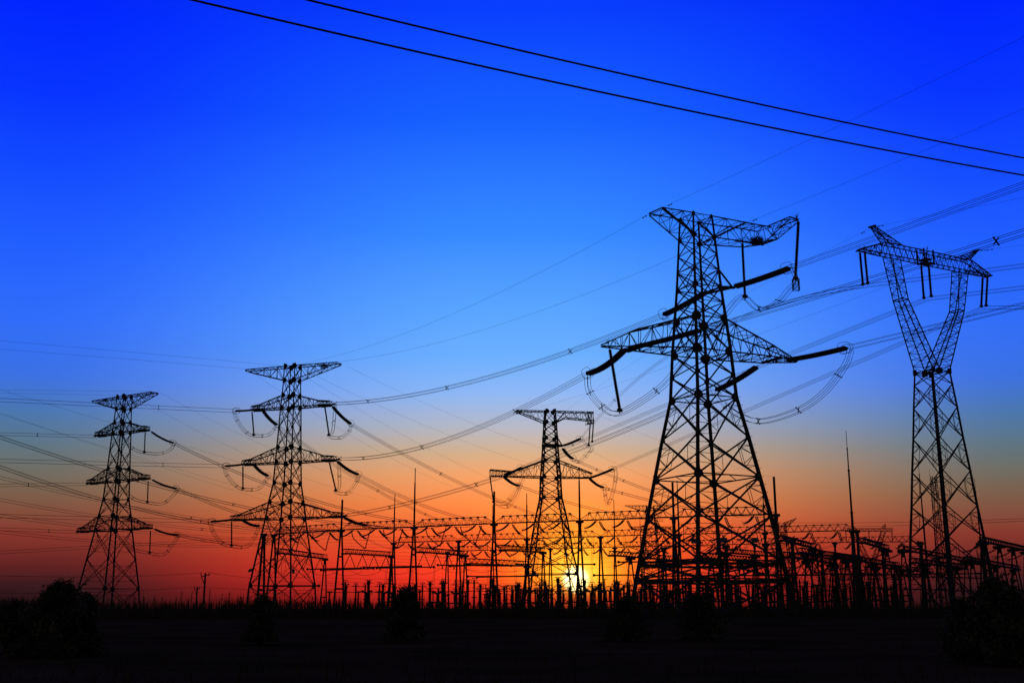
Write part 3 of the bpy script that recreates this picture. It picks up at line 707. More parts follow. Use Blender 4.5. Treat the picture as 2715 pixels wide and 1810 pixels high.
# taller left pylon to the yard
for k, e1, e2 in (('up', (1500, 1388), (1200, 1391)), ('mid', (1310, 1386), (1010, 1399)), ('low', (1180, 1390), (900, 1405))):
    b1, b2, b3, b4 = J2[k]
    bundle('power_line', f'four-wire line falling right from the taller left pylon\'s right {nm3[k]} arm', 'power line', curve_pts(b3, P(e1[0], e1[1], 352), {'up': 2.2, 'mid': 2, 'low': 1}[k], 50), h=.26, r=.028, spx=(.35, .7), sw=.13)
    bundle('power_line', f'four-wire line falling right from the taller left pylon\'s left {nm3[k]} arm', 'power line', curve_pts(b1, P(e2[0], e2[1], 352), {'up': 2.2, 'mid': 2, 'low': 1}[k], 50), h=.26, r=.028, spx=(.5, .8), sw=.13)
for (a, e, nm) in (((918, 970), (1530, 1215), 'from its right top tip'), ((842, 998), (1480, 1250), 'from under its right top arm'), ((820, 1004), (1380, 1300), 'from its shaft top'), ((671, 988), (1200, 1290), 'from its left top tip')):
    wire('earth_wire', f'thin wire falling right from the taller left pylon, {nm}', 'wire', curve_pts(P(*a, Y2), P(*e, 350), 1.8, 40), .017)
# lines passing from beyond the left edge to the yard
for i, (a, b_, mid_px, nn, nm) in enumerate((((-60, 1138), (1045, 1400), (283, 1249), 4, 'highest'), ((-60, 1215), (905, 1404), (250, 1318), 4, 'second highest'), ((-60, 1250), (860, 1407), (330, 1340), 2, 'third highest'), ((-60, 1312), (905, 1412), (215, 1362), 2, 'fourth highest'), ((-60, 1358), (800, 1428), (255, 1398), 2, 'fifth highest'),
                                 ((-60, 1402), (760, 1440), (240, 1433), 2, 'lowest'))):
    c_ = fit(P(*a, 215), P(*b_, 352), *mid_px, 60)
    bundle('power_line', f'{nm} of the bundled lines slanting down from the left edge behind the leftmost pylon', 'power line', c_, n=nn, h=.26, r=.028, spx=(.28, .5), sw=.12)
bundle('power_line', 'paired line rising from the left edge below all the other lines at left', 'power line', fit(P(-60, 1467, 260), P(800, 1420, 352), 240, 1450, 40), n=2, h=.32, r=.03)
for i, (a, b_, mm, nm) in enumerate((((-40, 1085), (950, 1380), (300, 1190), 'upper of the two close thin wires'), ((-40, 1080), (850, 1370), (300, 1196), 'lower of the two close thin wires'), ((-40, 1021), (700, 1245), (290, 1120), 'highest single thin wire'))):
    wire('earth_wire', f'{nm} slanting down from the left edge', 'wire', fit(P(*a, 215), P(*b_, 352), *mm, 40), .018)
# ================================================================== MIDDLE TOWER (in front of the sun glow)
Y3 = 297.0
TH3 = -8.0
a_ = P(1459.5, 1265, Y3); C3 = V((a_.x, Y3, 0))
LMID = lv(C3.x, Y3, 45 + 8, [(1091, 13.5), (1120, 16), (1140, 17), (1162, 18.3), (1181, 19.3), (1202, 20.7), (1222, 22), (1265, 25.6), (1290, 26.5), (1320, 28), (1366, 38), (1418, 47.5), (1464, 53.5), (1520, 65.5)], 80)
LMID = [(z, r * 1.06) for z, r in LMID]
T3 = thing('transmission_tower', 'slender lattice pylon just left of the sun, with a boxy right top arm', 'pylon', C3)
c3 = tower_body(T3, C3, 45 + 8, LMID, (.3, .42), (.14, .18), (.06, .07), {0, 1, 3, 4, 6, 7, 9, 13}, .9, sec_from=6)
A3 = dirv(8); L3 = dirv(-82)         # L3 towards the viewer
def cor3(sa_, sl_, i): z, r = LMID[i]; return V((C3.x, C3.y, z)) + (A3 * sa_ + L3 * sl_) * (r / math.sqrt(2))
zt3 = LMID[0][0]; z31 = LMID[1][0]; z37 = LMID[7][0]; w3 = LMID[0][1] / math.sqrt(2)
def on3(px, sl=0, z=zt3, w=1.0):     # point of the arm line seen at column px
    lo, hi = -40, 40
    for _ in range(40):
        md = (lo + hi) / 2; p = V((C3.x, C3.y, z)) + A3 * md
        if pix(p)[0] > px: hi = md
        else: lo = md
    return p + L3 * sl * w
m = MB(); truss(m, [cor3(-1, 1, 1), cor3(-1, -1, 1), cor3(-1, -1, 0), cor3(-1, 1, 0)], [on3(1371, 1) - ZUP * .3, on3(1371, -1) - ZUP * .3, on3(1371, -1), on3(1371, 1)], 4, .22, .1); m.prism(on3(1371, 1), on3(1371, -1), .3); part('cross_arm', m, STEEL, T3)
m = MB(); zk = hY(Y3, 1107)
kq = [on3(1497, 1, zk, w3), on3(1497, -1, zk, w3), on3(1497, -1, zt3, w3), on3(1497, 1, zt3, w3)]
truss(m, [cor3(1, 1, 1), cor3(1, -1, 1), cor3(1, -1, 0), cor3(1, 1, 0)], kq, 1, .25, .12)
eq = [on3(1571, 1, zk - .6, w3), on3(1571, -1, zk - .6, w3), on3(1571, -1, zt3, w3), on3(1571, 1, zt3, w3)]
truss(m, kq, eq, 5, .2, .11); m.prism(cor3(1, 1, 1), kq[3], .3)
bq = [p + A3 * -1.5 for p in eq]; 
cage = [on3(1554, 1, zk - 1.5, w3), on3(1554, -1, zk - 1.5, w3), on3(1554, -1, zt3, w3), on3(1554, 1, zt3, w3)]
truss(m, cage, [on3(1572, 1, zk - 1.2, w3 * 1.3), on3(1572, -1, zk - 1.2, w3 * 1.3), on3(1570, -1, zt3, w3), on3(1570, 1, zt3, w3)], 2, .14, .1, x=True)
part('cross_arm', m, STEEL, T3)
m = MB(); kq = [on3(1362, 1, z37, 1.2), on3(1362, -1, z37, 1.2), on3(1362, -1, z37 + 1.3, 1.2), on3(1362, 1, z37 + 1.3, 1.2)]
truss(m, [cor3(-1, 1, 7), cor3(-1, -1, 7), cor3(-1, -1, 6), cor3(-1, 1, 6)], kq, 4, .25, .11)
eq = [on3(1299, 1, z37 + .1, 1.2), on3(1299, -1, z37 + .1, 1.2), on3(1299, -1, z37 + 1.7, 1.2), on3(1299, 1, z37 + 1.7, 1.2)]
truss(m, kq, eq, 4, .2, .11, x=True); part('cross_arm', m, STEEL, T3)
m = MB(); eq = [on3(1565, 1, z37, .8), on3(1565, -1, z37, .8), on3(1569, -1, z37 + 1.2, .8), on3(1569, 1, z37 + 1.2, .8)]
truss(m, [cor3(1, 1, 7), cor3(1, -1, 7), cor3(1, -1, 6), cor3(1, 1, 6)], eq, 5, .25, .11); m.prism(eq[0], eq[1], .5); m.prism(eq[0] - A3 * 2, eq[0], .5); part('cross_arm', m, STEEL, T3)
m = MB(); z34 = LMID[4][0]; brk = on3(1491, 0, z34); m.prism(cor3(1, 1, 4), brk, .45); m.prism(cor3(1, -1, 4), brk, .45); m.prism(cor3(1, 1, 3), brk, .25)
for s_ in (-1, 1): m.prism(cor3(-1, s_, 4), cor3(1, s_, 4), .5)
part('bracket', m, STEEL, T3)
n1a, n1b = brk, P(1540, 1162, Y3 - 6); f1b = P(1520, 1217, Y3 + 6)
tension(n1a, n1b, 'insulator string pointing up right from the shaft of the slender pylon by the sun', sag=.1, r=.27, gap=.4, ring=.9, rw=.04)
tension(n1a + V((0, 1, -.4)), f1b, 'insulator string slanting down right from the shaft of the slender pylon by the sun', sag=.35, r=.25, gap=.55, ring=.9, rw=.04)
la = on3(1336, 0, z37 + .3); n2b = P(1385, 1238, Y3 - 6); f2b = P(1377, 1288, Y3 + 6)
tension(la, n2b, 'insulator string rising right from the left arm of the slender pylon by the sun', sag=.1, r=.3, gap=.5, ring=.9, rw=.04)
tension(la - ZUP * .4, f2b, 'insulator string slanting down right from the left arm of the slender pylon by the sun', sag=.35, r=.25, gap=.5, ring=.9, rw=.04)
ra = on3(1566, 0, z37 + .1); n3b = P(1627, 1242, Y3 - 6); f3b = P(1602, 1293, Y3 + 6)
tension(ra, n3b, 'insulator string rising right from the right arm tip of the slender pylon by the sun', sag=.1, r=.27, gap=.4, ring=.9, rw=.04)
tension(on3(1562, 0, z37 - .1), f3b, 'insulator string falling right from the right arm tip of the pylon by the sun', sag=.35, r=.25, gap=.5, ring=.9, rw=.04)
h1 = on3(1563, 1, zk - 1.4); hang(h1, P(1561, 1178, h1.y), 'inner hanging insulator under the boxy top arm of the slender pylon by the sun', r=.2, pitch=.24)
h2 = on3(1572, 1, zk - .5); hang(h2, P(1570, 1168, h2.y), 'outer hanging insulator under the boxy top arm of the slender pylon by the sun', r=.2, pitch=.24)
h3 = on3(1299, 0, z37 + .1); h3b = P(1308, 1328, h3.y); hang(h3, h3b, 'hanging insulator at the left arm tip of the slender pylon by the sun', r=.2, pitch=.3)
bundle('jumper_loop', 'jumper loop hanging left of the slender pylon by the sun, above the switchyard', 'jumper cable', px_path([(1393, 1240, Y3 - 6), (1381, 1280, Y3 - 4), (1362, 1310, Y3 - 1), (1338, 1334, Y3), (1310, 1332, Y3)]), h=.4, r=.03, spx=(.3, .62), sw=.12)
bundle('jumper_loop', 'lower jumper loop left of the slender pylon by the sun', 'jumper cable', px_path([(1377, 1290, Y3 + 6), (1368, 1315, Y3 + 3), (1345, 1342, Y3 + 1), (1325, 1338, Y3), (1310, 1328, Y3)]), h=.4, r=.03, spx=(.5,), sw=.12)
bundle('jumper_loop', 'narrow jumper loop right of the slender pylon by the sun', 'jumper cable', px_path([(1632, 1242, Y3 - 6), (1632, 1270, Y3 - 4), (1622, 1315, Y3), (1612, 1334, Y3), (1606, 1318, Y3 + 3), (1602, 1296, Y3 + 6)]), h=.35, r=.03, spx=(.22, .45, .6, .85), sw=.12)
bundle('jumper_loop', 'jumper loop under the boxy top arm of the slender pylon by the sun', 'jumper cable', px_path([(1542, 1162, Y3 - 6), (1556, 1178, Y3 - 4), (1570, 1190, Y3 - 2), (1560, 1200, Y3 - 2), (1549, 1212, Y3), (1535, 1224, Y3 + 3), (1520, 1218, Y3 + 6)]), h=.35, r=.03, spx=(.2, .45, .62, .85), sw=.12)
for (a, b_, sx, nm) in ((f1b, (1960, 1368), (1581, 1648), 'its shaft'), (f2b, (1760, 1380), (1480,), 'its left arm'), (f3b, (2020, 1368), (1648, 1610), 'its right arm')):
    bundle('power_line', f'four-wire line falling right from the slender pylon by the sun, from {nm}', 'power line', curve_pts(a, P(*b_, 350), 1.5, 40), h=.26, r=.028, spx=sx, sw=.13)
wire('earth_wire', 'thin earth wire falling right from the top arm of the slender pylon by the sun', 'wire', curve_pts(on3(1571, 1), P(2050, 1264, 340), 1.5, 40), .017)
wire('earth_wire', 'thin earth wire falling from the left top tip of the slender pylon by the sun', 'wire', curve_pts(on3(1374, 1), P(1785, 1290, 350), 1.5, 40), .017)
# ================================================================== FORK-SHAPED TOWER (right)
Y4 = 160.0
zB = hY(Y4, 700) ; zBt = zB + 1.8
C4 = V((61.5, Y4, 0))
L4 = lv(C4.x, Y4, -19, [(986, 46), (1020, 50.2), (1081, 57.5), (1162, 66), (1250, 77), (1342, 87), (1425, 97.5), (1520, 108)], 117)
T4 = thing('transmission_tower', 'fork-shaped lattice pylon at right with a level beam and two peaks', 'pylon', C4)
c4 = tower_body(T4, C4, -19, L4, (.18, .32), (.1, .12), (.045, .06), {0, 7}, .3, sec_from=1)
bl, brr = Q(2279, 663, zB), Q(2621, 733, zB); A4 = (brr - bl).normalized(); N4 = V((A4.y, -A4.x, 0))
def bp(px, z):                       # point of the beam line at column px
    lo, hi = -5, 60
    for _ in range(40):
        md = (lo + hi) / 2; p = bl + A4 * md; p.z = z
        if pix(p)[0] > px: hi = md
        else: lo = md
    return p
hwL = .65
def opl(px, py):                     # point of the upright plane of the beam seen there
    d = ray(px, py); o = V((0, 0, CAMH)); k = (bl - o).dot(N4) / d.dot(N4); return o + d * k
def col4(side):
    pts = ((2363, 683), (2388, 795), None) if side < 0 else ((2546, 718), (2537, 825), None)
    top = bp(pts[0][0], zB); kn = opl(*pts[1])
    zw = L4[0][0]
    A_c = [top + A4 * 1.05 * i + N4 * hwL * j for i, j in ((-1, -1), (1, -1), (1, 1), (-1, 1))]
    K_c = [kn + A4 * .62 * i + N4 * .85 * j for i, j in ((-1, -1), (1, -1), (1, 1), (-1, 1))]
    r = L4[0][1] / math.sqrt(2)
    if side < 0: B_c = [V((C4.x, C4.y, zw)) + A4 * i + N4 * j for i, j in ((-r, -r), (.2, -r * .8), (.2, r * .8), (-r, r))]
    else: B_c = [V((C4.x, C4.y, zw)) + A4 * i + N4 * j for i, j in ((-.2, -r * .8), (r, -r), (r, r), (-.2, r * .8))]
    m = MB(); truss(m, A_c, K_c, 7, .12, .05, ring=True); truss(m, K_c, B_c, 11, .13, .055, ring=True, x=False)
    for q in (K_c, B_c):
        for i in range(4): m.prism(q[i], q[(i + 1) % 4], .12)
    for i in range(4): m.box(B_c[i], V((.22, 0, 0)), V((0, .22, 0)), V((0, 0, .4)))
    part('fork_leg', m, STEEL, T4)
    return kn
col4(-1); col4(1)
m = MB(); e1, e2 = bp(2342, zB), bp(2570, zB)
q1 = [e1 - N4 * hwL, e1 + N4 * hwL, e1 + N4 * hwL + ZUP * 1.8, e1 - N4 * hwL + ZUP * 1.8]; q2 = [p + (e2 - e1) for p in q1]
zigzag(m, q1, q2, 30, .12, .05)
mc = bp(2455, zB)
m.box(mc, A4 * .9, N4 * .7, ZUP * .12); m.box(mc + ZUP * .6, A4 * .7, N4 * .6, ZUP * .08)
for s_ in (-1, 1):
    for j in (-1, 1): m.prism(mc + A4 * 1.0 * s_ + N4 * j * hwL - ZUP * .2, mc + A4 * 1.0 * s_ + N4 * j * hwL + ZUP * 2.1, .2)
part('beam', m, STEEL, T4)
for s_, e, tx, q in ((-1, e1, 2279, q1), (1, e2, 2621, q2)):
    m = MB(); tip_ = bp(tx, zB); truss(m, q, [tip_ - N4 * .45, tip_ + N4 * .45, tip_ + N4 * .45 + ZUP * .15, tip_ - N4 * .45 + ZUP * .15], 5, .14, .07); m.prism(tip_ - N4 * .7, tip_ + N4 * .7, .18); part('beam_end', m, STEEL, T4)
for (px0, px1, tp, s_) in ((2348, 2385, (2311, 600), -1), (2528, 2562, (2587, 664), 1)):
    m = MB(); a0, a1 = bp(px0, zBt), bp(px1, zBt); tt = opl(*tp)
    truss(m, [a0 - N4 * hwL, a1 - N4 * hwL, a1 + N4 * hwL, a0 + N4 * hwL], [tt - N4 * .3, tt - N4 * .3 + A4 * .3, tt + N4 * .3 + A4 * .3, tt + N4 * .3], 5, .12, .065); m.prism(tt - N4 * .6, tt + N4 * .6 + A4 * .2, .22); part('earth_wire_peak', m, STEEL, T4)
m = MB()
for i, (za, ra) in enumerate(L4[:-1]):
    zb2, rb2 = L4[i + 1]
    for q in range(int((za - zb2) / 1.0)):
        for k in (0, 2):
            p = c4(k, za, ra).lerp(c4(k, zb2, rb2), q / ((za - zb2) / 1.0)); m.prism(p, p + V((.28 if k == 0 else -.28, 0, 0)), .03)
part('climbing_peg', m, STEEL, T4)
ph4 = []
for (xa, xb2, ya, yb, nm) in ((2281, 2289, 668, 752, 'left end'), (2447, 2454, 705, 790, 'middle'), (2612, 2608, 740, 816, 'right end')):
    ends = []; tw = .6 if nm == 'middle' else .36
    for j, d in ((-1, -tw), (1, tw)):
        b0 = bp(xa + 5 * (xa < 2600), zB - .1) + N4 * d + A4 * .1 * j; low = P(pix(b0)[0] + (xb2 - xa), yb + (pix(b0)[1] - (ya)), b0.y); ends.append(low)
        hang(b0, low, f'{"farther" if j < 0 else "nearer"} of the twin hanging insulators at the {nm} of the fork-shaped pylon\'s beam', r=.2, pitch=.26, k=.7)
        spikes(b0 + ZUP * (.35 if nm != 'middle' else 2.2), f'bird spikes above the {"farther" if j < 0 else "nearer"} insulator at the {nm} of the fork-shaped pylon', n=10, s=.5)
    ph4.append((ends[0] + ends[1]) / 2 - ZUP * .4)
for p, ey, src, mp, nm in ((ph4[0], 703, n1b, (1750, 958), 'left'), (ph4[1], 763, n2b, (1990, 980), 'middle'), (ph4[2], 815, n3b, (2300, 950), 'right')):
    b_ = p + V((150, -110, 2))
    bundle('power_line', f'four-wire line from the {nm} insulators of the fork-shaped pylon to the right edge', 'power line', fit(p, b_, 2715, ey, 60), h=.23, r=.018)
    bundle('power_line', f'four-wire line falling left from the {nm} insulators of the fork-shaped pylon', 'power line', fit(p, src, *mp, 70), h=.24, r=.022, spx=(.8,), sw=.12)
pk1, pk2 = P(2316, 601, bp(2316, zB).y), P(2590, 664, bp(2590, zB).y)
wire('earth_wire', 'thin wire from the left peak of the fork-shaped pylon to the right edge', 'wire', fit(pk1, pk1 + V((160, -110, 2)), 2715, 524, 40), .013, damp=(2325, 2335))
wire('earth_wire', 'thin wire from the right peak of the fork-shaped pylon to the right edge', 'wire', fit(pk2, pk2 + V((160, -110, 2)), 2715, 650, 40), .013, damp=(2608, 2625))
wire('earth_wire', 'thin wire falling left from the left peak of the fork-shaped pylon', 'wire', fit(pk1, on3(1497, 1), 1960, 790, 60), .015, damp=(2288,))
wire('earth_wire', 'thin wire falling left from the right peak of the fork-shaped pylon', 'wire', fit(pk2, on3(1400, 1), 2140, 838, 60), .015)
# ================================================================== SWITCHYARD
HG = 24.3
row1px = [(727, 1416), (905, 1404), (1098, 1396), (1310, 1387), (1537, 1379), (1786, 1370), (2057, 1362)]
row1 = [Q(x, y, HG) for x, y in row1px]
RD = (row1[-1] - row1[0]).normalized(); PD = V((RD.y, -RD.x, 0))           # PD towards the viewer, to the right
ordn = ['first', 'second', 'third', 'fourth', 'fifth', 'sixth', 'seventh', 'eighth', 'ninth', 'tenth', 'eleventh', 'twelfth']
def column(top, label, mast=None, group='gantry columns of the switchyard', spread=2.6, w=.5, thick_to=None, ladder=True, bars=(.3,), steps=None, pd=None):
    pd = pd or PD; base = V((top.x, top.y, 0)); t = thing('gantry_column', label, 'gantry column', base, group)
    for s_ in (-1, 1):
        m = MB(); m.prism(top + pd * .25 * s_ , base + pd * spread * s_ - ZUP * .1, w * .85, w, n=8); part('leg', m, CONC, t)
    m = MB(); m.box(top - ZUP * .3, RD * .9, pd * .6, ZUP * .35); m.prism(top - ZUP * .6 , top - ZUP * 1.8, w * 1.9, w * 1.5, n=8); part('head_plate', m, STEEL, t)
    m = MB()
    for b in bars:
        zz = top.z * b; k = .25 + (spread - .25) * (1 - b); m.prism(base + pd * k + ZUP * zz, base - pd * k + ZUP * zz, w * .8)
    part('crossbar', m, STEEL, t)
    if ladder:
        m = MB(); a0 = top + pd * .6 - ZUP; a1 = base + pd * (spread + .45)
        m.prism(a0, a1, .06); m.prism(a0 + RD * .4, a1 + RD * .4, .06)
        for i in range(40): m.prism(a0.lerp(a1, i / 40), a0.lerp(a1, i / 40) + RD * .4, .05)
        part('ladder', m, STEEL, t)
    if mast:
        m = MB(); z0 = top.z; z1_ = hY(top.y, mast)
        if thick_to: m.prism(V((top.x, top.y, z0 - .3)), V((top.x, top.y, z1_)), w * 1.0, w * .95, n=8)
        else:
            fr = (0, .48, .75, 1); ws_ = (.5, .42, .26, .12)
            for i in range(3): m.prism(V((top.x, top.y, z0 - .3 + (z1_ - z0 + .3) * fr[i])), V((top.x, top.y, z0 - .3 + (z1_ - z0 + .3) * fr[i + 1])), ws_[i] * w * 1.8, ws_[i] * .85 * w * 1.8, n=6)
        part('lightning_mast', m, STEEL, t)
    return t
masts1 = [None, 1324, 1240, 1302, 1238, 1278, 1263]; thick1 = [0, 1, 0, 1, 0, 1, 1]
mdesc = ['without a mast behind the taller left pylon', 'with a blunt pole beside the taller left pylon', 'topped by a tall tapering mast', 'with a blunt pole left of the slender pylon', 'topped by a tapering mast beside the sun', 'with a blunt pole seen through the biggest pylon', 'with a blunt pole right of the biggest pylon']
for i, p in enumerate(row1):
    column(p, f'A-shaped column of the front gantry {mdesc[i]}', masts1[i], thick_to=thick1[i], w=.62, bars=(.3, .68) if i < 6 else (.3,))
def tri_beam(a, b, label, h=1.9, w=.9, n=9, wc=.22, wd=.09, group='gantry beams of the switchyard', ends=.11, caps=True):
    d = (b - a).normalized(); s = V((d.y, -d.x, 0)); L = (b - a).length
    t = thing('gantry_beam', label, 'gantry beam', (a + b) / 2, group)
    m = MB()
    for q in (-1, 1):
        m.prism(a + d * .2, a + d * L * ends * .6 + s * w * q, wc); m.prism(a + d * L * ends * .6 + s * w * q, b - d * L * ends * .6 + s * w * q, wc); m.prism(b - d * L * ends * .6 + s * w * q, b - d * .2, wc)
    part('bottom_chord', m, STEEL, t)
    m = MB(); ta, tb = a + d * L * ends + ZUP * h, b - d * L * ends + ZUP * h
    m.prism(ta, tb, wc * .85); m.prism(a + ZUP * .1, ta, wc * .7); m.prism(b + ZUP * .1, tb, wc * .7)
    part('top_chord', m, STEEL, t)
    m = MB()
    for i in range(n + 1):
        tp = ta.lerp(tb, i / n); m.prism(tp - d * .35, tp + d * .35, wc * 1.7)
        for q in (-1, 1):
            for o in (-.5, .5):
                x_ = max(0, min(L, L * ends + (L * (1 - 2 * ends)) * (i + o) / n)); m.prism(tp, a + d * x_ + s * w * q, wd)
            m.prism(a + d * (L * ends + L * (1 - 2 * ends) * i / n) + s * w, a + d * (L * ends + L * (1 - 2 * ends) * (i + .5) / n) - s * w, wd)
    part('web', m, STEEL, t)
    return t
for i in range(len(row1) - 1):
    tri_beam(row1[i], row1[i + 1], f'{ordn[i]} span from the left of the front gantry beam', n=9)
# prototype strings in the yard
def yard_string(label, group, L, sag, first=[None]):
    t = thing('insulator_string', label, 'insulator', V((0, 0, 0)), group)
    a = V((0, 0, 0)); b = V((L, 0, -L * .42)); m = MB()
    for q in (-.22, .22): discs(m, a + V((.4, q, -.15)), b + V((0, q, 0)), sag, .17, .2, n=6)
    part('disc_stack', m, PORC, t)
    m = MB(); m.prism(a, V((.4, 0, -.15)), .12); m.box(b, V((.15, 0, 0)), V((0, .35, 0)), V((0, 0, .12)))
    part('yoke_plate', m, STEEL, t)
    for q in (-1, 1):
        m = MB(); ringloop(m, b + V((.1, .4 * q, 0)), V((1, 0, 0)), V((0, .3 * q, 1)), .55, .45, .035, 14); part('grading_ring', m, ALU, t)
    return t
proto = None
def put_string(p, ang_, label, group, sc=1.0):
    global proto
    if proto is None:
        proto = yard_string(label, group, 5.2, .35); proto.location = p; proto.rotation_euler = (0, 0, ang_); proto.scale = (sc,) * 3; return proto
    o = dup(proto, None, p, ang_, label, sc); o['group'] = group; return o
angN = math.atan2(PD.y, PD.x); angF = angN + math.pi
ends_near = []; ends_far = []
phn = ['left', 'centre', 'right']
for i in range(len(row1) - 1):
    for j, f in enumerate((.2, .5, .8)):
        p = row1[i].lerp(row1[i + 1], f) - ZUP * .3
        put_string(p + PD * .9, angN - .15, f'front-sloping insulator string at the {phn[j]} of the {ordn[i]} span of the front gantry beam', 'insulator strings of the front gantry')
        put_string(p - PD * .9, angF + .1, f'rear-sloping insulator string at the {phn[j]} of the {ordn[i]} span of the front gantry beam', 'insulator strings of the front gantry', .95)
        e = p - PD * 6.2 - ZUP * 2.2; ends_far.append((i, j, e)); ends_near.append((i, j, p + PD * 6.2 - ZUP * 2.2))
# second, third and fourth gantry rows behind
def row(pxs, H, nm, masts, w=.5, h=1.8, strings=True, n=9, label_c='column', labels=None, sp=2.3):
    pts = [Q(x, y, H) for x, y in pxs]
    for i, p in enumerate(pts):
        column(p, f'{ordn[i]} A-shaped column from the left in the {nm} gantry', masts[i], w=w, ladder=False, spread=sp, bars=(.28,))
    for i in range(len(pts) - 1):
        tri_beam(pts[i], pts[i + 1], f'{ordn[i]} span from the left of the {nm} gantry beam', n=n, h=h, wc=.2)
        if strings:
            for j, f in enumerate((.2, .5, .8)):
                q = pts[i].lerp(pts[i + 1], f) - ZUP * .3
                put_string(q + PD * .9, angN - .15, f'front-sloping insulator string at the {phn[j]} of the {ordn[i]} span of the {nm} gantry beam', f'insulator strings of the {nm} gantry')
                put_string(q - PD * .9, angF + .1, f'rear-sloping insulator string at the {phn[j]} of the {ordn[i]} span of the {nm} gantry beam', f'insulator strings of the {nm} gantry')
    return pts
row2 = row([(1044, 1438), (1216, 1432), (1397, 1427), (1592, 1421), (1800, 1415), (2028, 1411), (2272, 1405)], HG, 'second', [1310, None, 1307, None, 1273, 1307, None], w=.65)
row3 = row([(1186, 1462), (1306, 1457), (1459, 1453), (1630, 1450), (1790, 1446), (2000, 1441), (2213, 1437), (2438, 1435)], HG, 'third', [None, 1338, None, 1323, None, None, None, None], w=.6, sp=2)
# conductors between the gantry rows
for i, j, e in ends_far:
    if i < len(row2) - 1 and i > 0:
        q = row2[i - 1].lerp(row2[i], (.2, .5, .8)[j]) + PD * 6.2 - ZUP * 2.4
        bundle('yard_conductor', f'sagging twin conductor strung between the front and second gantries, {phn[j]} wire of the {ordn[i]} span', 'conductor', curve_pts(e, q, .8, 12), n=2, h=.2, r=.035, group='conductors strung across the switchyard')
for i in range(len(row2) - 1):
    for j, f in enumerate((.2, .5, .8)):
        a = row2[i].lerp(row2[i + 1], f) - PD * 6.2 - ZUP * 2.4; b_ = row3[i].lerp(row3[i + 1], f) + PD * 6.2 - ZUP * 2.4
        bundle('yard_conductor', f'sagging twin conductor strung between the second and third gantries, {phn[j]} wire of the {ordn[i]} span', 'conductor', curve_pts(a, b_, .8, 12), n=2, h=.2, r=.04, group='conductors strung across the switchyard')
# V strings with long legs under the left spans
for i in range(0, 3):
    for j, f in enumerate((.28, .72)):
        c_ = row1[i].lerp(row1[i + 1], f) - ZUP * .4; dn = c_ - ZUP * 5.0 - PD * 2
        t = thing('v_string', f'{"left" if j == 0 else "right"} V-shaped hanging insulator pair under the {ordn[i]} span of the front gantry', 'insulator', c_, 'V-shaped insulator pairs')
        for q in (-1, 1):
            m = MB(); pts = spline([c_ + RD * 1.9 * q * 1.8, c_ + RD * 1.5 * q * 1.7 - ZUP * 2.3, dn + RD * .25 * q], 10)
            rr = [.19 if k % 2 else .11 for k in range(len(pts))]; m.tube(pts, .15, 6, rr); part('disc_stack', m, PORC, t)
        m = MB(); m.box(dn, RD * .4, PD * .15, ZUP * .15); part('line_clamp', m, STEEL, t)
# low cross beams running away from the viewer
def box_beam(a, b, label, h=1.2, w=.7, n=24, wc=.2, wd=.09, group='low lattice beams of the switchyard'):
    d = (b - a).normalized(); s = V((d.y, -d.x, 0)); t = thing('lattice_beam', label, 'gantry beam', (a + b) / 2, group)
    q1 = [a - s * w, a + s * w, a + s * w + ZUP * h, a - s * w + ZUP * h]; q2 = [b - s * w, b + s * w, b + s * w + ZUP * h, b - s * w + ZUP * h]
    m = MB(); zigzag(m, q1, q2, n, wc, wd); part('lattice', m, STEEL, t)
    m = MB()
    m.prism(a - ZUP * .25, b - ZUP * .25, .16)
    for p in (a, b): m.box(p - ZUP * .25, d * .5, s * .8, ZUP * .22)
    part('bearing', m, STEEL, t); return t
low = [((738, 1464), (862, 1480), 'behind the foot of the taller left pylon'), ((912, 1465), (1038, 1473), 'just left of the tall tapering mast'), ((1108, 1461), (1234, 1471), 'right of the tall tapering mast'), ((1240, 1492), (1398, 1499), 'low under the third front span'), ((1330, 1457), (1440, 1462), 'behind the left foot of the slender pylon')]
for a, b, nm in low:
    z = 17.6
    if a[0] in (1240,): z = 13.2
    A_, B_ = Q(*a, z), Q(*b, z); box_beam(A_, B_, f'low lattice beam {nm}')
    c_ = V((B_.x, B_.y, z)); column(c_, f'A-shaped post under the low beam {nm}', None, w=.5, ladder=False, spread=1.8, group='posts of the low beams')
    m = MB()
# bus tubes
def tube_bus(a, b, z, label, r=.19, drops=True):
    A_, B_ = Q(*a, z), Q(*b, z)
    if B_.y < 150 or A_.y < 150: return
    t = thing('busbar_tube', label, 'busbar', A_, 'tubular busbars of the switchyard'); m = MB(); m.prism(A_, B_, r * 2, n=8); part('tube', m, ALU, t)
    for p in (A_, B_):
        m = MB(); n = 5
        pts = [p + (B_ - A_).normalized() * r * 1.9 * math.cos(math.pi * k / 6) for k in range(7)]; m.tube(pts, r, 8, [.02] + [r * 1.9 * math.sin(math.pi * k / 6) for k in range(1, 6)] + [.02]); part('end_ball', m, ALU, t)
tb = [((815, 1508), (957, 1505)), ((851, 1511), (991, 1506)), ((964, 1503), (1116, 1500)), ((999, 1505), (1150, 1502)), ((1161, 1497), (1355, 1499)), ((1193, 1500), (1323, 1496)), ((1370, 1495), (1576, 1495)), ((1240, 1527), (1395, 1527)), ((1265, 1529), (1425, 1525)), ((1398, 1523), (1530, 1522)), ((1575, 1524), (1700, 1523)), ((1640, 1489), (1890, 1487)), ((1700, 1526), (2171, 1524)), ((2186, 1520), (2405, 1522)), ((2206, 1522), (2440, 1523)), ((2000, 1522), (2170, 1523)), ((2405, 1527), (2620, 1532)), ((2400, 1560), (2580, 1566)), ((700, 1553), (845, 1552)), ((2650, 1570), (2730, 1572))]
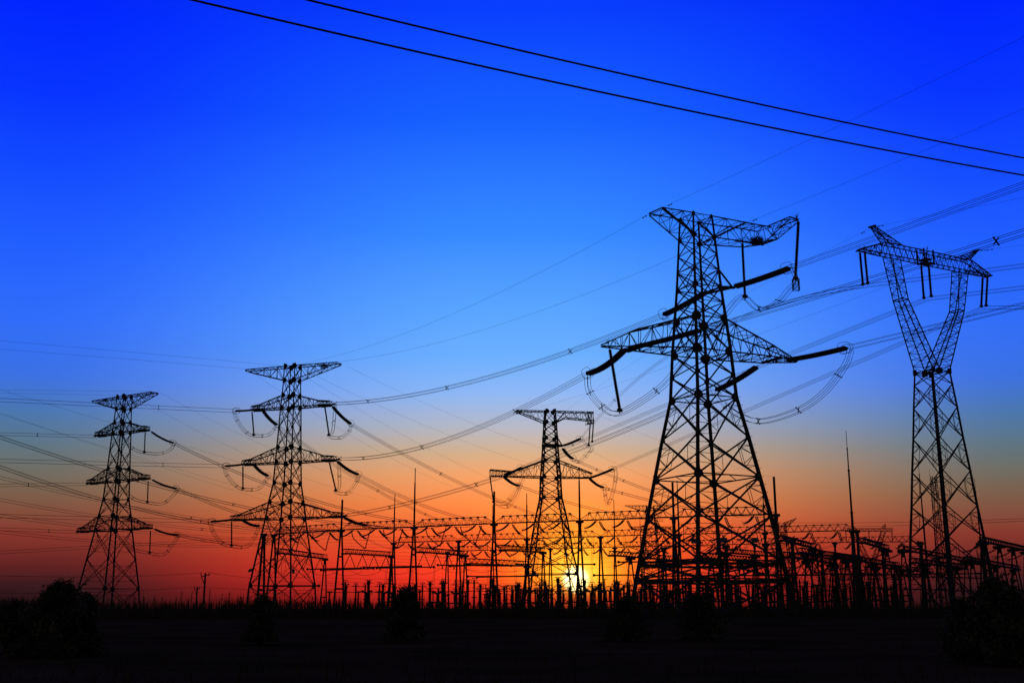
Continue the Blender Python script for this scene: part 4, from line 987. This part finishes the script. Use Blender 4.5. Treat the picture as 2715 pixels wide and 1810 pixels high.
tn = ['the foot of the taller left pylon', 'the gap right of the taller left pylon', 'the tall tapering mast', 'the gap right of the tall tapering mast', 'the pole left of the slender pylon', 'the gap before the slender pylon', 'the slender pylon', 'the blunt pole at centre, low down', 'the left leg of the slender pylon, low down', 'the sun', 'the left leg of the biggest pylon', 'the biggest pylon, upper', 'the biggest pylon, lower and longest', 'the mast right of the biggest pylon', 'the mast right of the biggest pylon, slightly lower', 'the right leg of the biggest pylon', 'the fork-shaped pylon', 'the fork-shaped pylon, lowest', 'the foot of the taller left pylon, lowest', 'the large right bush']
for (a, b), nm in zip(tb, tn):
    z = 12.8 if a[1] < 1515 else 9.9
    if a[1] > 1550: z = 6.6
    tube_bus(a, b, z, f'horizontal busbar tube level with {nm}')
# slanting stay insulators between low beams and the tubes
k = 0
for a, b, nm in low[:3]:
    z = 17.6; A_, B_ = Q(*a, z), Q(*b, z)
    for f in (.12, .38, .62, .88):
        p = A_.lerp(B_, f) - ZUP * .2
        for q in (-1, 1):
            e = p - ZUP * 4.3 + RD * 2.2 * q; t = MB(); discs(t, p, e, .0, .13, .22, n=6)
            single('stay_insulator', t, PORC, f'slanting stay insulator below the low lattice beam {nm}', 'insulator', f'stay insulators {nm}', loc=p)
# looping droppers below the tubes
for i, (x0, x1, y, zz) in enumerate([(820, 900, 1512, 12.8), (880, 960, 1513, 12.8), (930, 1010, 1512, 12.8), (1010, 1100, 1508, 12.8), (1080, 1165, 1508, 12.8), (1170, 1250, 1504, 12.8), (1230, 1320, 1503, 12.8), (1300, 1390, 1503, 12.8), (2130, 2230, 1524, 9.9), (2180, 2260, 1526, 9.9)]):
    a, b = Q(x0, y, zz), Q(x1, y, zz)
    wire('slack_span', f'slack drooping wire below the busbar tubes, {ordn[i]} loop from the left', 'wire', curve_pts(a, b, 1.4, 14), .045, 'slack wires below the busbars')
# right-hand low gantries, running away to the right
def rgantry(a, b, z, label, posts, n=30, spread=1.9, w=.45, h=1.0, pds=None):
    A_, B_ = Q(*a, z), Q(*b, z); box_beam(A_, B_, label, h=h, w=.6, n=n, wc=.2, wd=.1)
    d = (B_ - A_).normalized(); s = V((d.y, -d.x, 0))
    for i, f in enumerate(posts):
        p = A_.lerp(B_, f) - ZUP * .3; column(p, f'{ordn[i]} A-shaped post under the {label}', None, w=w, ladder=False, spread=spread, group='posts of the low beams', pd=s, bars=(.3,))
        e = p + s * 6 - ZUP * 1.6
        if True:
            q = put_string(p + s * .5, math.atan2(-s.y, -s.x) , f'insulator at the {ordn[i]} post of the {label}', 'insulator strings of the low beams')
    return A_, B_
rgantry((2604, 1434), (2735, 1462), 17.2, 'sloping beam above the large right bush', (0, .3, .58, .85), n=44)
rgantry((2388, 1455), (2596, 1494), 17.2, 'long beam behind the fork-shaped pylon', (0.02, .4, .78), n=56)
rgantry((2284, 1436), (2352, 1455), 17.2, 'short beam beside the tallest mast', (.98,), n=22)
rgantry((2070, 1430), (2158, 1452), 17.2, 'short beam right of the biggest pylon', (1.0,), n=26)
rgantry((2085, 1474), (2212, 1492), 13, 'lower beam right of the biggest pylon', (.4, .95), n=40)
rgantry((1850, 1476), (2010, 1488), 13, 'lower beam between the biggest pylon\'s legs', (.2, .7), n=40)
rgantry((2420, 1489), (2560, 1506), 13, 'lower beam behind the fork-shaped pylon', (.2, .8), n=44)
rgantry((1620, 1470), (1780, 1483), 15, 'lower beam left of the biggest pylon\'s near leg', (.3, .8), n=44)
for (a, b, z, nm, ps, n_) in (((2120, 1462), (2290, 1484), 15.5, 'second low beam beneath the tallest mast', (.1, .5, .9), 50), ((2216, 1478), (2380, 1500), 14, 'third low beam right of the tallest mast', (.15, .55, .95), 50),
                     ((2300, 1500), (2470, 1516), 13, 'lowest beam left of the fork-shaped pylon', (.1, .5, .9), 50), ((2560, 1484), (2700, 1508), 14, 'low beam behind the large right bush', (.1, .5, .9), 44), ((1905, 1462), (2060, 1474), 16, 'upper beam inside the biggest pylon', (.1, .6), 44)):
    rgantry(a, b, z, nm, ps, n=n_)
for (x, y, z, nm, sp_) in ((2340, 1455, 17.5, 'A-shaped frame halfway between the tallest mast and the fork-shaped pylon', 2.6), (2178, 1460, 17, 'A-shaped frame left of the tallest mast', 2.2), (2512, 1466, 17, 'A-shaped frame behind the centre of the fork-shaped pylon', 2.6), (2030, 1440, 18, 'A-shaped frame just inside the right leg of the biggest pylon', 2.2), (1925, 1445, 18, 'A-shaped frame right of the near leg of the biggest pylon', 2.2), (1760, 1450, 18, 'A-shaped frame left of the near leg of the biggest pylon', 2.0)):
    column(Q(x, y, z), nm, None, w=.6, spread=sp_, group='stand-alone frames of the yard', ladder=True)
for i, (x0, x1, y) in enumerate(((2150, 2260, 1500), (2280, 2400, 1508), (2420, 2520, 1512), (2060, 2160, 1498), (1900, 2000, 1500))):
    a, b = Q(x0, y - 22, 13), Q(x1, y - 20, 13)
    for j in range(5):
        p = a.lerp(b, j / 4)
        for q in (-1, 1):
            t = MB(); e = p - ZUP * 4 + RD * 2.4 * q; discs(t, p, e, .0, .15, .22, n=6)
            single('stay_insulator', t, PORC, f'slanting stay insulator in the {ordn[i]} zigzag row right of the biggest pylon\'s near leg', 'insulator', f'stay insulators of the {ordn[i]} right-hand zigzag row', loc=p)
# free-standing masts
def mast(px, ytop, Y, label, w=.5, frac=(0, .55, .78, .9, 1)):
    b = P(px, 1500, Y); b.z = 0; zt_ = hY(Y, ytop)
    t = thing('lightning_mast', label, 'lightning mast', b, 'lightning masts of the switchyard')
    for i in range(len(frac) - 1):
        m = MB(); k = (1, .72, .45, .22)[min(i, 3)]; m.prism(b + ZUP * (zt_ * frac[i] - .1 * (i == 0)), b + ZUP * zt_ * frac[i + 1], w * k, w * k * .85, n=8); part('mast_section', m, STEEL, t)
    for i in range(1, len(frac) - 1):
        m = MB(); m.prism(b + ZUP * (zt_ * frac[i] - .12), b + ZUP * (zt_ * frac[i] + .12), w * (1.15, .9, .6)[min(i - 1, 2)], n=8); part('flange', m, STEEL, t)
mast(2268, 1141, 250, 'tallest lightning mast, standing alone right of the biggest pylon', .62)
mast(2458, 1217, 300, 'lightning mast seen through the left half of the fork-shaped pylon', .55)
mast(2486, 1243, 330, 'thin lightning mast behind the centre leg of the fork-shaped pylon', .4)
mast(2606, 1268, 300, 'lightning mast just outside the right leg of the fork-shaped pylon', .5)
mast(1700, 1352, 345, 'short lightning mast at the left leg of the biggest pylon', .4)
# big leaning strut frames right of the biggest pylon
for (px, py, z, nm, spd) in ((2259, 1405, 24.3, 'heavy A-shaped column under the tallest lightning mast', 3.6), (2100, 1430, 20.2, 'heavy A-shaped column right of the biggest pylon', 3.0), (2440, 1437, 20.2, 'heavy A-shaped column behind the left leg of the fork-shaped pylon', 3.2), (2603, 1432, 18, 'heavy A-shaped column at the right leg of the fork-shaped pylon', 3.0), (700, 1414, 23.2, 'heavy A-shaped column at the left foot of the taller left pylon', 1.6)):
    column(Q(px, py, z), nm, None, w=.75, spread=spd, group='heavy columns', ladder=True)
# equipment on the ground ------------------------------------------------
def ped(m, h, w=.45):
    m.prism(V((0, 0, -.1)), V((0, 0, h)), w * 1.3, w, n=6); m.box(V((0, 0, h)), V((w * .8, 0, 0)), V((0, w * .8, 0)), V((0, 0, .08)))
def eq_post():
    t = thing('post_insulator', '', 'post insulator', V((0, 0, 0)), ''); m = MB(); ped(m, 2.4, .4); part('pedestal', m, CONC, t)
    m = MB(); discs(m, V((0, 0, 2.4)), V((0, 0, 4.9)), 0, .24, .2, n=8, core=.6); part('porcelain', m, PORC, t)
    m = MB(); m.prism(V((-.9, 0, 5.0)), V((.9, 0, 5.0)), .14); ringloop(m, V((0, 0, 4.75)), V((1, 0, 0)), V((0, 1, 0)), .45, .45, .04, 12); part('cap', m, ALU, t); return t
def eq_ct():
    t = thing('current_transformer', '', 'current transformer', V((0, 0, 0)), ''); m = MB()
    q = [V((x, y, -.1)) for x, y in ((-.75, -.5), (.75, -.5), (.75, .5), (-.75, .5))]; truss(m, q, [V((v.x * .4, v.y * .5, 2.2)) for v in q], 2, .14, .09); m.prism(V((0, 0, 0)), V((0, 0, 2.2)), .9, .45, n=8); part('pedestal', m, STEEL, t)
    m = MB(); discs(m, V((0, 0, 2.2)), V((0, 0, 5.1)), 0, .3, .2, n=8, core=.7); part('porcelain', m, PORC, t)
    m = MB(); m.prism(V((0, 0, 5.1)), V((0, 0, 5.9)), .55, .62, n=10); m.prism(V((-.7, 0, 5.5)), V((.7, 0, 5.5)), .12); m.box(V((0, 0, 6.0)), V((.5, 0, 0)), V((0, .3, 0)), V((0, 0, .05))); part('head', m, STEEL, t); return t
def eq_arr():
    t = thing('surge_arrester', '', 'surge arrester', V((0, 0, 0)), ''); m = MB(); ped(m, 2.8, .35); part('pedestal', m, CONC, t)
    m = MB(); discs(m, V((0, 0, 2.8)), V((0, 0, 5.5)), 0, .19, .2, n=8, core=.6); part('porcelain', m, PORC, t)
    m = MB(); ringloop(m, V((0, 0, 5.0)), V((1, 0, 0)), V((0, 1, 0)), .7, .7, .05, 14)
    for q in (-1, 1): m.prism(V((.65 * q, 0, 5.0)), V((.3 * q, 0, 5.7)), .06)
    m.prism(V((-.4, 0, 5.7)), V((.4, 0, 5.7)), .1); part('grading_ring', m, ALU, t); return t
def eq_brk():
    t = thing('circuit_breaker', '', 'circuit breaker', V((0, 0, 0)), ''); m = MB(); m.prism(V((0, 0, -.1)), V((0, 0, 2.6)), .9, .7, n=6); m.box(V((.5, 0, 1.2)), V((.35, 0, 0)), V((0, .3, 0)), V((0, 0, .6))); part('pedestal', m, STEEL, t)
    m = MB(); discs(m, V((0, 0, 2.6)), V((0, 0, 4.6)), 0, .3, .2, n=8, core=.7); part('porcelain', m, PORC, t)
    for q in (-1, 1):
        m = MB(); discs(m, V((.1 * q, 0, 4.7)), V((1.5 * q, 0, 5.2)), 0, .26, .2, n=8, core=.65); part('interrupter', m, PORC, t)
    return t
def eq_dis():
    t = thing('disconnector_switch', '', 'disconnector', V((0, 0, 0)), '')
    m = MB()
    for x in (-1.6, 1.6): m.prism(V((x, 0, -.1)), V((x, 0, 2.5)), .35, n=6)
    m.prism(V((-2, 0, 2.5)), V((2, 0, 2.5)), .3); part('support_frame', m, STEEL, t)
    for x in (-1.6, 0, 1.6):
        m = MB(); discs(m, V((x, 0, 2.6)), V((x, 0, 4.4)), 0, .18, .2, n=7, core=.6); part('porcelain', m, PORC, t)
    m = MB(); m.prism(V((-1.8, 0, 4.5)), V((.3, 0, 4.55)), .12); m.prism(V((.1, 0, 4.5)), V((1.8, 0, 4.5)), .12)
    for x in (-1.6, 1.6): m.box(V((x, 0, 4.55)), V((.3, 0, 0)), V((0, .2, 0)), V((0, 0, .12)))
    part('switch_arm', m, ALU, t); return t
def eq_tall():
    t = thing('capacitor_post', '', 'capacitor post', V((0, 0, 0)), ''); m = MB(); q = [V((x, y, -.1)) for x, y in ((-.5, -.5), (.5, -.5), (.5, .5), (-.5, .5))]
    truss(m, q, [V((v.x * .5, v.y * .5, 5.2)) for v in q], 4, .12, .08, x=True); m.box(V((0, 0, 5.25)), V((.75, 0, 0)), V((0, .4, 0)), V((0, 0, .12))); part('pedestal', m, STEEL, t)
    m = MB(); discs(m, V((0, 0, 5.3)), V((0, 0, 7.8)), 0, .17, .22, n=7, core=.55); part('porcelain', m, PORC, t)
    m = MB(); m.prism(V((-.5, 0, 7.8)), V((.5, 0, 7.8)), .1)
    for q_ in (-1, 1): ringloop(m, V((.5 * q_, 0, 8.0)), V((1, 0, 0)), V((0, 0, 1)), .3, .35, .035, 10)
    part('cap', m, ALU, t); return t
protos = [eq_post(), eq_ct(), eq_arr(), eq_brk(), eq_dis(), eq_tall()]
used = [False] * 6
knd = ['post insulator', 'fat-headed current transformer', 'ringed surge arrester', 'Y-headed circuit breaker', 'disconnector', 'tall lattice-legged capacitor post']
angR = math.atan2(RD.y, RD.x)
def equip(k, p, rz, rowname, sc):
    o = protos[k]; lab = f'dark {knd[k]} standing in the {rowname} of the switchyard'
    if used[k]: o = dup(protos[k], None, p, rz, lab, sc)
    else: used[k] = True; o.location = p; o.rotation_euler = (0, 0, rz); o.scale = (sc,) * 3 if not isinstance(sc, tuple) else sc
    o['label'] = lab; o['group'] = f'{knd[k]}s in the {rowname}'
rnd = random.Random(11)
rows_eq = [(-34, [2], 'nearest equipment row', 3.6, 1.12), (-22, [0], 'second equipment row', 3.6, .95), (-10, [1], 'third equipment row', 4.4, 1.15), (8, [3], 'fourth equipment row', 7, 1.0), (20, [4], 'fifth equipment row', 5.5, 1.05), (34, [0], 'sixth equipment row', 3.0, 1.25), (52, [5], 'seventh equipment row', 8, 1.0), (70, [1], 'eighth equipment row', 4.5, 1.25), (95, [2], 'rearmost equipment row', 4.5, 1.3)]
Ltot = (row1[-1] - row1[0]).length; cnt = 0
for dist, kinds, nm, step, sc in rows_eq:
    s_ = 24.0 if dist < 0 else 30
    while s_ < Ltot + 52:
        p = row1[0] + RD * s_ - PD * dist; p.z = 0; q = pix(p)
        p = p + RD * rnd.uniform(-.7, .7)
        if 870 < q[0] < 2420 and rnd.random() < .86:
            equip(kinds[0], p, angR + rnd.uniform(-.15, .15), nm, sc * 1.3 * rnd.uniform(.9, 1.08)); cnt += 1
        s_ += step * (1.0 if rnd.random() < .7 else 1.7)
print('equipment', cnt)
# connecting pipes at mid height between equipment
for i, (x0, x1, y) in enumerate(((868, 1040, 1569), (1110, 1390, 1566), (1440, 1640, 1566), (1690, 1960, 1567), (2105, 2250, 1553), (2130, 2300, 1566))):
    a, b_ = Q(x0, y, 4.2), Q(x1, y - 2, 4.3)
    m = MB(); m.prism(P(x0, y, 300), P(x1, y, 285), .16, n=6); single('connecting_pipe', m, ALU, ['connecting pipe at equipment-head height right of the taller left pylon', 'connecting pipe at equipment-head height left of the slender pylon', 'connecting pipe at equipment-head height below the sun', 'connecting pipe at equipment-head height inside the biggest pylon', 'upper connecting pipe right of the biggest pylon', 'lower connecting pipe right of the biggest pylon'][i], 'pipe', loc=P(x0, y, 300))
# pairs of dropper wires from the gantries to the equipment
dr = MB()
for i in range(1, 6):
    for j, f in enumerate((.12, .42, .75)):
        a = row1[i].lerp(row1[i + 1], f) - PD * 22 - ZUP * 2.6; b_ = a + ZUP * (5.8 - a.z) + RD * rnd.uniform(-3, 3)
        bundle('dropper', f'twin dropper wire hanging behind the {ordn[i]} span of the front gantry, {phn[j]} one', 'wire', spline([a, a.lerp(b_, .5) + RD * rnd.uniform(-.8, .8), b_], 5), n=2, h=.25, r=.035, group='droppers of the switchyard')
# ================================================================== FAR TOWERS
def far_fork(px, ybeam, ypeak, hwpx, Y, label, base_half=.35):
    c = P(px, 1500, Y); c.z = 0; zb_ = hY(Y, ybeam); zp = hY(Y, ypeak); hw = hwpx / FPX * Y; C = V((c.x, Y, 0)); t = thing('transmission_tower', label, 'pylon', C, 'distant pylons beyond the switchyard')
    m = MB(); o = V((C.x, C.y, zb_)); truss(m, [o + V((-hw, -.6, 0)), o + V((-hw, .6, 0)), o + V((-hw, .6, 1.2)), o + V((-hw, -.6, 1.2))], [o + V((hw, -.6, 0)), o + V((hw, .6, 0)), o + V((hw, .6, 1.2)), o + V((hw, -.6, 1.2))], 16, .16, .11); part('beam', m, STEEL, t)
    zw = zb_ * .62
    for s_ in (-1, 1):
        m = MB(); a = o + V((s_ * hw * .62, 0, 0)); b_ = V((C.x + s_ * 1.0, C.y, zw))
        truss(m, [a + V((x, y, 0)) for x, y in ((-.9, -.6), (.9, -.6), (.9, .6), (-.9, .6))], [b_ + V((x, y, 0)) for x, y in ((-.8, -1), (.8, -1), (.8, 1), (-.8, 1))], 8, .16, .1); part('fork_leg', m, STEEL, t)
        m = MB(); pk = V((C.x + s_ * hw * .72, C.y, zp)); truss(m, [a + V((-.9, 0, 1.2)), a + V((.9, 0, 1.2)), a + V((.9, .5, 1.2))], [pk, pk + V((.1, 0, 0)), pk + V((0, .1, 0))], 4, .12, .08); part('earth_wire_peak', m, STEEL, t)
    m = MB(); q = [V((C.x + x * 1.8, C.y + y * 1.8, zw)) for x, y in ((-1, -1), (1, -1), (1, 1), (-1, 1))]; g = [V((C.x + x * 4, C.y + y * 4, -.1)) for x, y in ((-1, -1), (1, -1), (1, 1), (-1, 1))]
    truss(m, q, g, 6, .22, .12, x=True); part('lattice_body', m, STEEL, t)
    for s_ in (-1, 0, 1):
        m = MB(); a = o + V((s_ * hw * .97, 0, 0)); discs(m, a, a - ZUP * 4, 0, .22, .3, n=6); part('hanging_insulator', m, PORC, t)
far_fork(2310, 1408, 1388, 62, 470, 'distant fork-shaped pylon just right of the tallest lightning mast')
far_fork(2180, 1478, 1453, 50, 620, 'more distant fork-shaped pylon between the biggest pylon and the tallest mast')
def far_wedge(px, ytop, hwpx, Y, label, slant=0):
    c = P(px, 1500, Y); C = V((c.x, Y, 0)); zt_ = hY(Y, ytop); hw = hwpx / FPX * Y; t = thing('transmission_tower', label, 'pylon', C, 'distant pylons beyond the switchyard')
    m = MB(); q = [V((C.x + x * 1.2, C.y + y * 1.2, zt_)) for x, y in ((-1, -1), (1, -1), (1, 1), (-1, 1))]; g = [V((C.x + x * 4, C.y + y * 4, -.1)) for x, y in ((-1, -1), (1, -1), (1, 1), (-1, 1))]
    truss(m, q, g, 12, .25, .13, x=True); part('lattice_body', m, STEEL, t)
    for lev, f in ((zt_, 1), (zt_ * .8, .85), (zt_ * .62, 1.0)):
        for s_ in (-1, 1):
            m = MB(); tp = V((C.x + s_ * hw * f, C.y, lev + slant * s_)); b0 = V((C.x + s_ * 1.3, C.y, lev))
            truss(m, [b0 + V((0, -1, -2.4)), b0 + V((0, 1, -2.4)), b0 + V((0, 1, 0)), b0 + V((0, -1, 0))], [tp, tp + V((0, .2, 0)), tp + V((0, .2, .1)), tp + V((0, 0, .1))], 6, .15, .1); part('cross_arm', m, STEEL, t)
far_wedge(1728, 1340, 66, 400, 'distant pylon with a broad wedge-shaped top arm behind the left leg of the biggest pylon')
far_wedge(2078, 1384, 40, 430, 'distant pylon peeping over the gantry right of the biggest pylon', 1.5)
far_wedge(2240, 1470, 34, 600, 'small distant pylon behind the tallest lightning mast')
# tall lattice pole far behind the fork tower
m = MB(); c_ = P(2496, 1500, 420); q = [V((c_.x + x * .8, 420 + y * .8, hY(420, 1262))) for x, y in ((-1, -1), (1, -1), (1, 1), (-1, 1))]; g = [V((c_.x + x * 1.5, 420 + y * 1.5, -.1)) for x, y in ((-1, -1), (1, -1), (1, 1), (-1, 1))]
truss(m, q, g, 22, .2, .12); single('lattice_mast', m, STEEL, 'narrow lattice mast far behind the centre leg of the fork-shaped pylon', 'lattice mast', loc=V((c_.x, 420, 0)))
for (a, b_, nm) in (((2050, 1384, 420), (2760, 1372, 300), 'upper'), ((2050, 1396, 420), (2760, 1378, 300), 'lower')):
    wire('power_line', f'{nm} thin level wire running right across the fork-shaped pylon\'s base', 'wire', curve_pts(P(*a), P(*b_), .6, 30), .045)
for i in range(9):
    y = 1468 + i * 7
    wire('power_line', 'thin level wire low over the yard right of the biggest pylon', 'wire', curve_pts(P(2150, y, 430), P(2760, y + 3 + (i % 3), 430), .5 + .1 * i, 24), .04, 'thin level wires low over the right of the yard')
for i in range(9):
    y = 1418 + i * 9
    wire('power_line', 'thin level wire low over the yard between the left pylons and the sun', 'wire', curve_pts(P(830 + 20 * i, y, 400), P(1640, y + 4 + 3 * (i % 3), 440), .8 + .2 * i, 24), .035, 'thin level wires low over the left of the yard')
for i in range(4):
    y = 1530 + i * 10
    wire('power_line', 'thin level wire close to the horizon left of the sun', 'wire', curve_pts(P(840, y, 500), P(1400, y + 6, 520), .5, 20), .035, 'thin wires close to the horizon')
# ================================================================== WOODEN POLES (left)
def upole(px, ytop, Y, label, arm, sc):
    c = P(px, 1560, Y); C = V((c.x, Y, 0)); zt_ = hY(Y, ytop); t = thing('utility_pole', label, 'utility pole', C, 'timber utility poles')
    m = MB(); m.prism(C - ZUP * .2, V((C.x, Y, zt_)), .5 * sc, .36 * sc, n=8); part('pole', m, WOOD, t)
    m = MB(); m.prism(V((C.x - arm, Y - .2, zt_ - .75 * sc)), V((C.x + arm, Y - .2, zt_ - .35 * sc)), .18 * sc); part('crossarm', m, WOOD, t)
    m = MB(); m.prism(V((C.x - arm * .9, Y - .2, zt_ - .8 * sc)), V((C.x, Y - .2, zt_ - 2.2 * sc)), .13 * sc); part('brace', m, STEEL, t)
    for x in (-arm, arm):
        m = MB(); m.prism(V((C.x + x, Y - .2, zt_ - .6 * sc)), V((C.x + x, Y - .2, zt_ + .15 * sc)), .2 * sc, .14 * sc, n=6); part('pin_insulator', m, PORC, t)
    return V((C.x, Y, zt_))
pA = upole(542, 1518, 230, 'taller timber pole with a crossarm between the two left pylons', .8, 1)
pB = upole(523, 1555, 300, 'shorter timber pole just left of the taller timber pole', .7, 1)
wire('service_wire', 'low wire from the taller timber pole to the left edge', 'wire', curve_pts(pA + V((-.8, 0, 0)), P(-40, 1524, 190), .5, 30), .03)
wire('service_wire', 'low wire from the taller timber pole right to the switchyard', 'wire', curve_pts(pA + V((.8, 0, 0)), P(900, 1545, 330), .6, 30), .03)
wire('service_wire', 'lowest wire from the shorter timber pole to the left edge', 'wire', curve_pts(pB, P(-40, 1572, 250), .5, 30), .035)
wire('service_wire', 'lowest wire from the shorter timber pole right to the switchyard', 'wire', curve_pts(pB, P(900, 1562, 360), .5, 30), .035)
# far bare trees on the left horizon
def far_tree(px, ytop, Y, label, hw=1.2):
    c = P(px, 1580, Y); C = V((c.x, Y, 0)); zt_ = hY(Y, ytop); t = thing('slender_tree', label, 'tree', C, 'slender trees on the left horizon')
    m = MB(); m.prism(C - ZUP * .2, V((C.x, Y, zt_ * .95)), .35, .1, n=5); part('trunk', m, BARK, t); m = MB(); r_ = random.Random(int(px))
    for k in range(170):
        f = r_.random(); p = V((C.x, Y, zt_ * (.2 + .8 * f))) + V((r_.gauss(0, 1), r_.gauss(0, 1), 0)) * hw * .5 * (1.1 - f)
        l = .28; d = V((r_.gauss(0, .6), r_.gauss(0, .6), 1)).normalized(); s = d.cross(V((1, .3, 0))).normalized(); i0 = len(m.v); m.v += [p - d * l, p + s * l * .5, p + d * l * 1.4, p - s * l * .5]; m.f.append((i0, i0 + 1, i0 + 2, i0 + 3))
    part('crown', m, LEAF, t)
for i, (x, y) in enumerate(((482, 1567), (508, 1563), (556, 1560), (590, 1574), (468, 1580), (608, 1568), (640, 1580), (382, 1582), (410, 1578), (430, 1583), (25, 1583), (60, 1585), (660, 1577))):
    far_tree(x, y, 430, 'slender dark tree among the row standing on the left horizon')
for o in COL.objects:
    if o.parent is None and o.type in ('MESH', 'EMPTY') and not o.get('kind'): o['kind'] = 'thing'
    if '_o' in o: del o['_o']
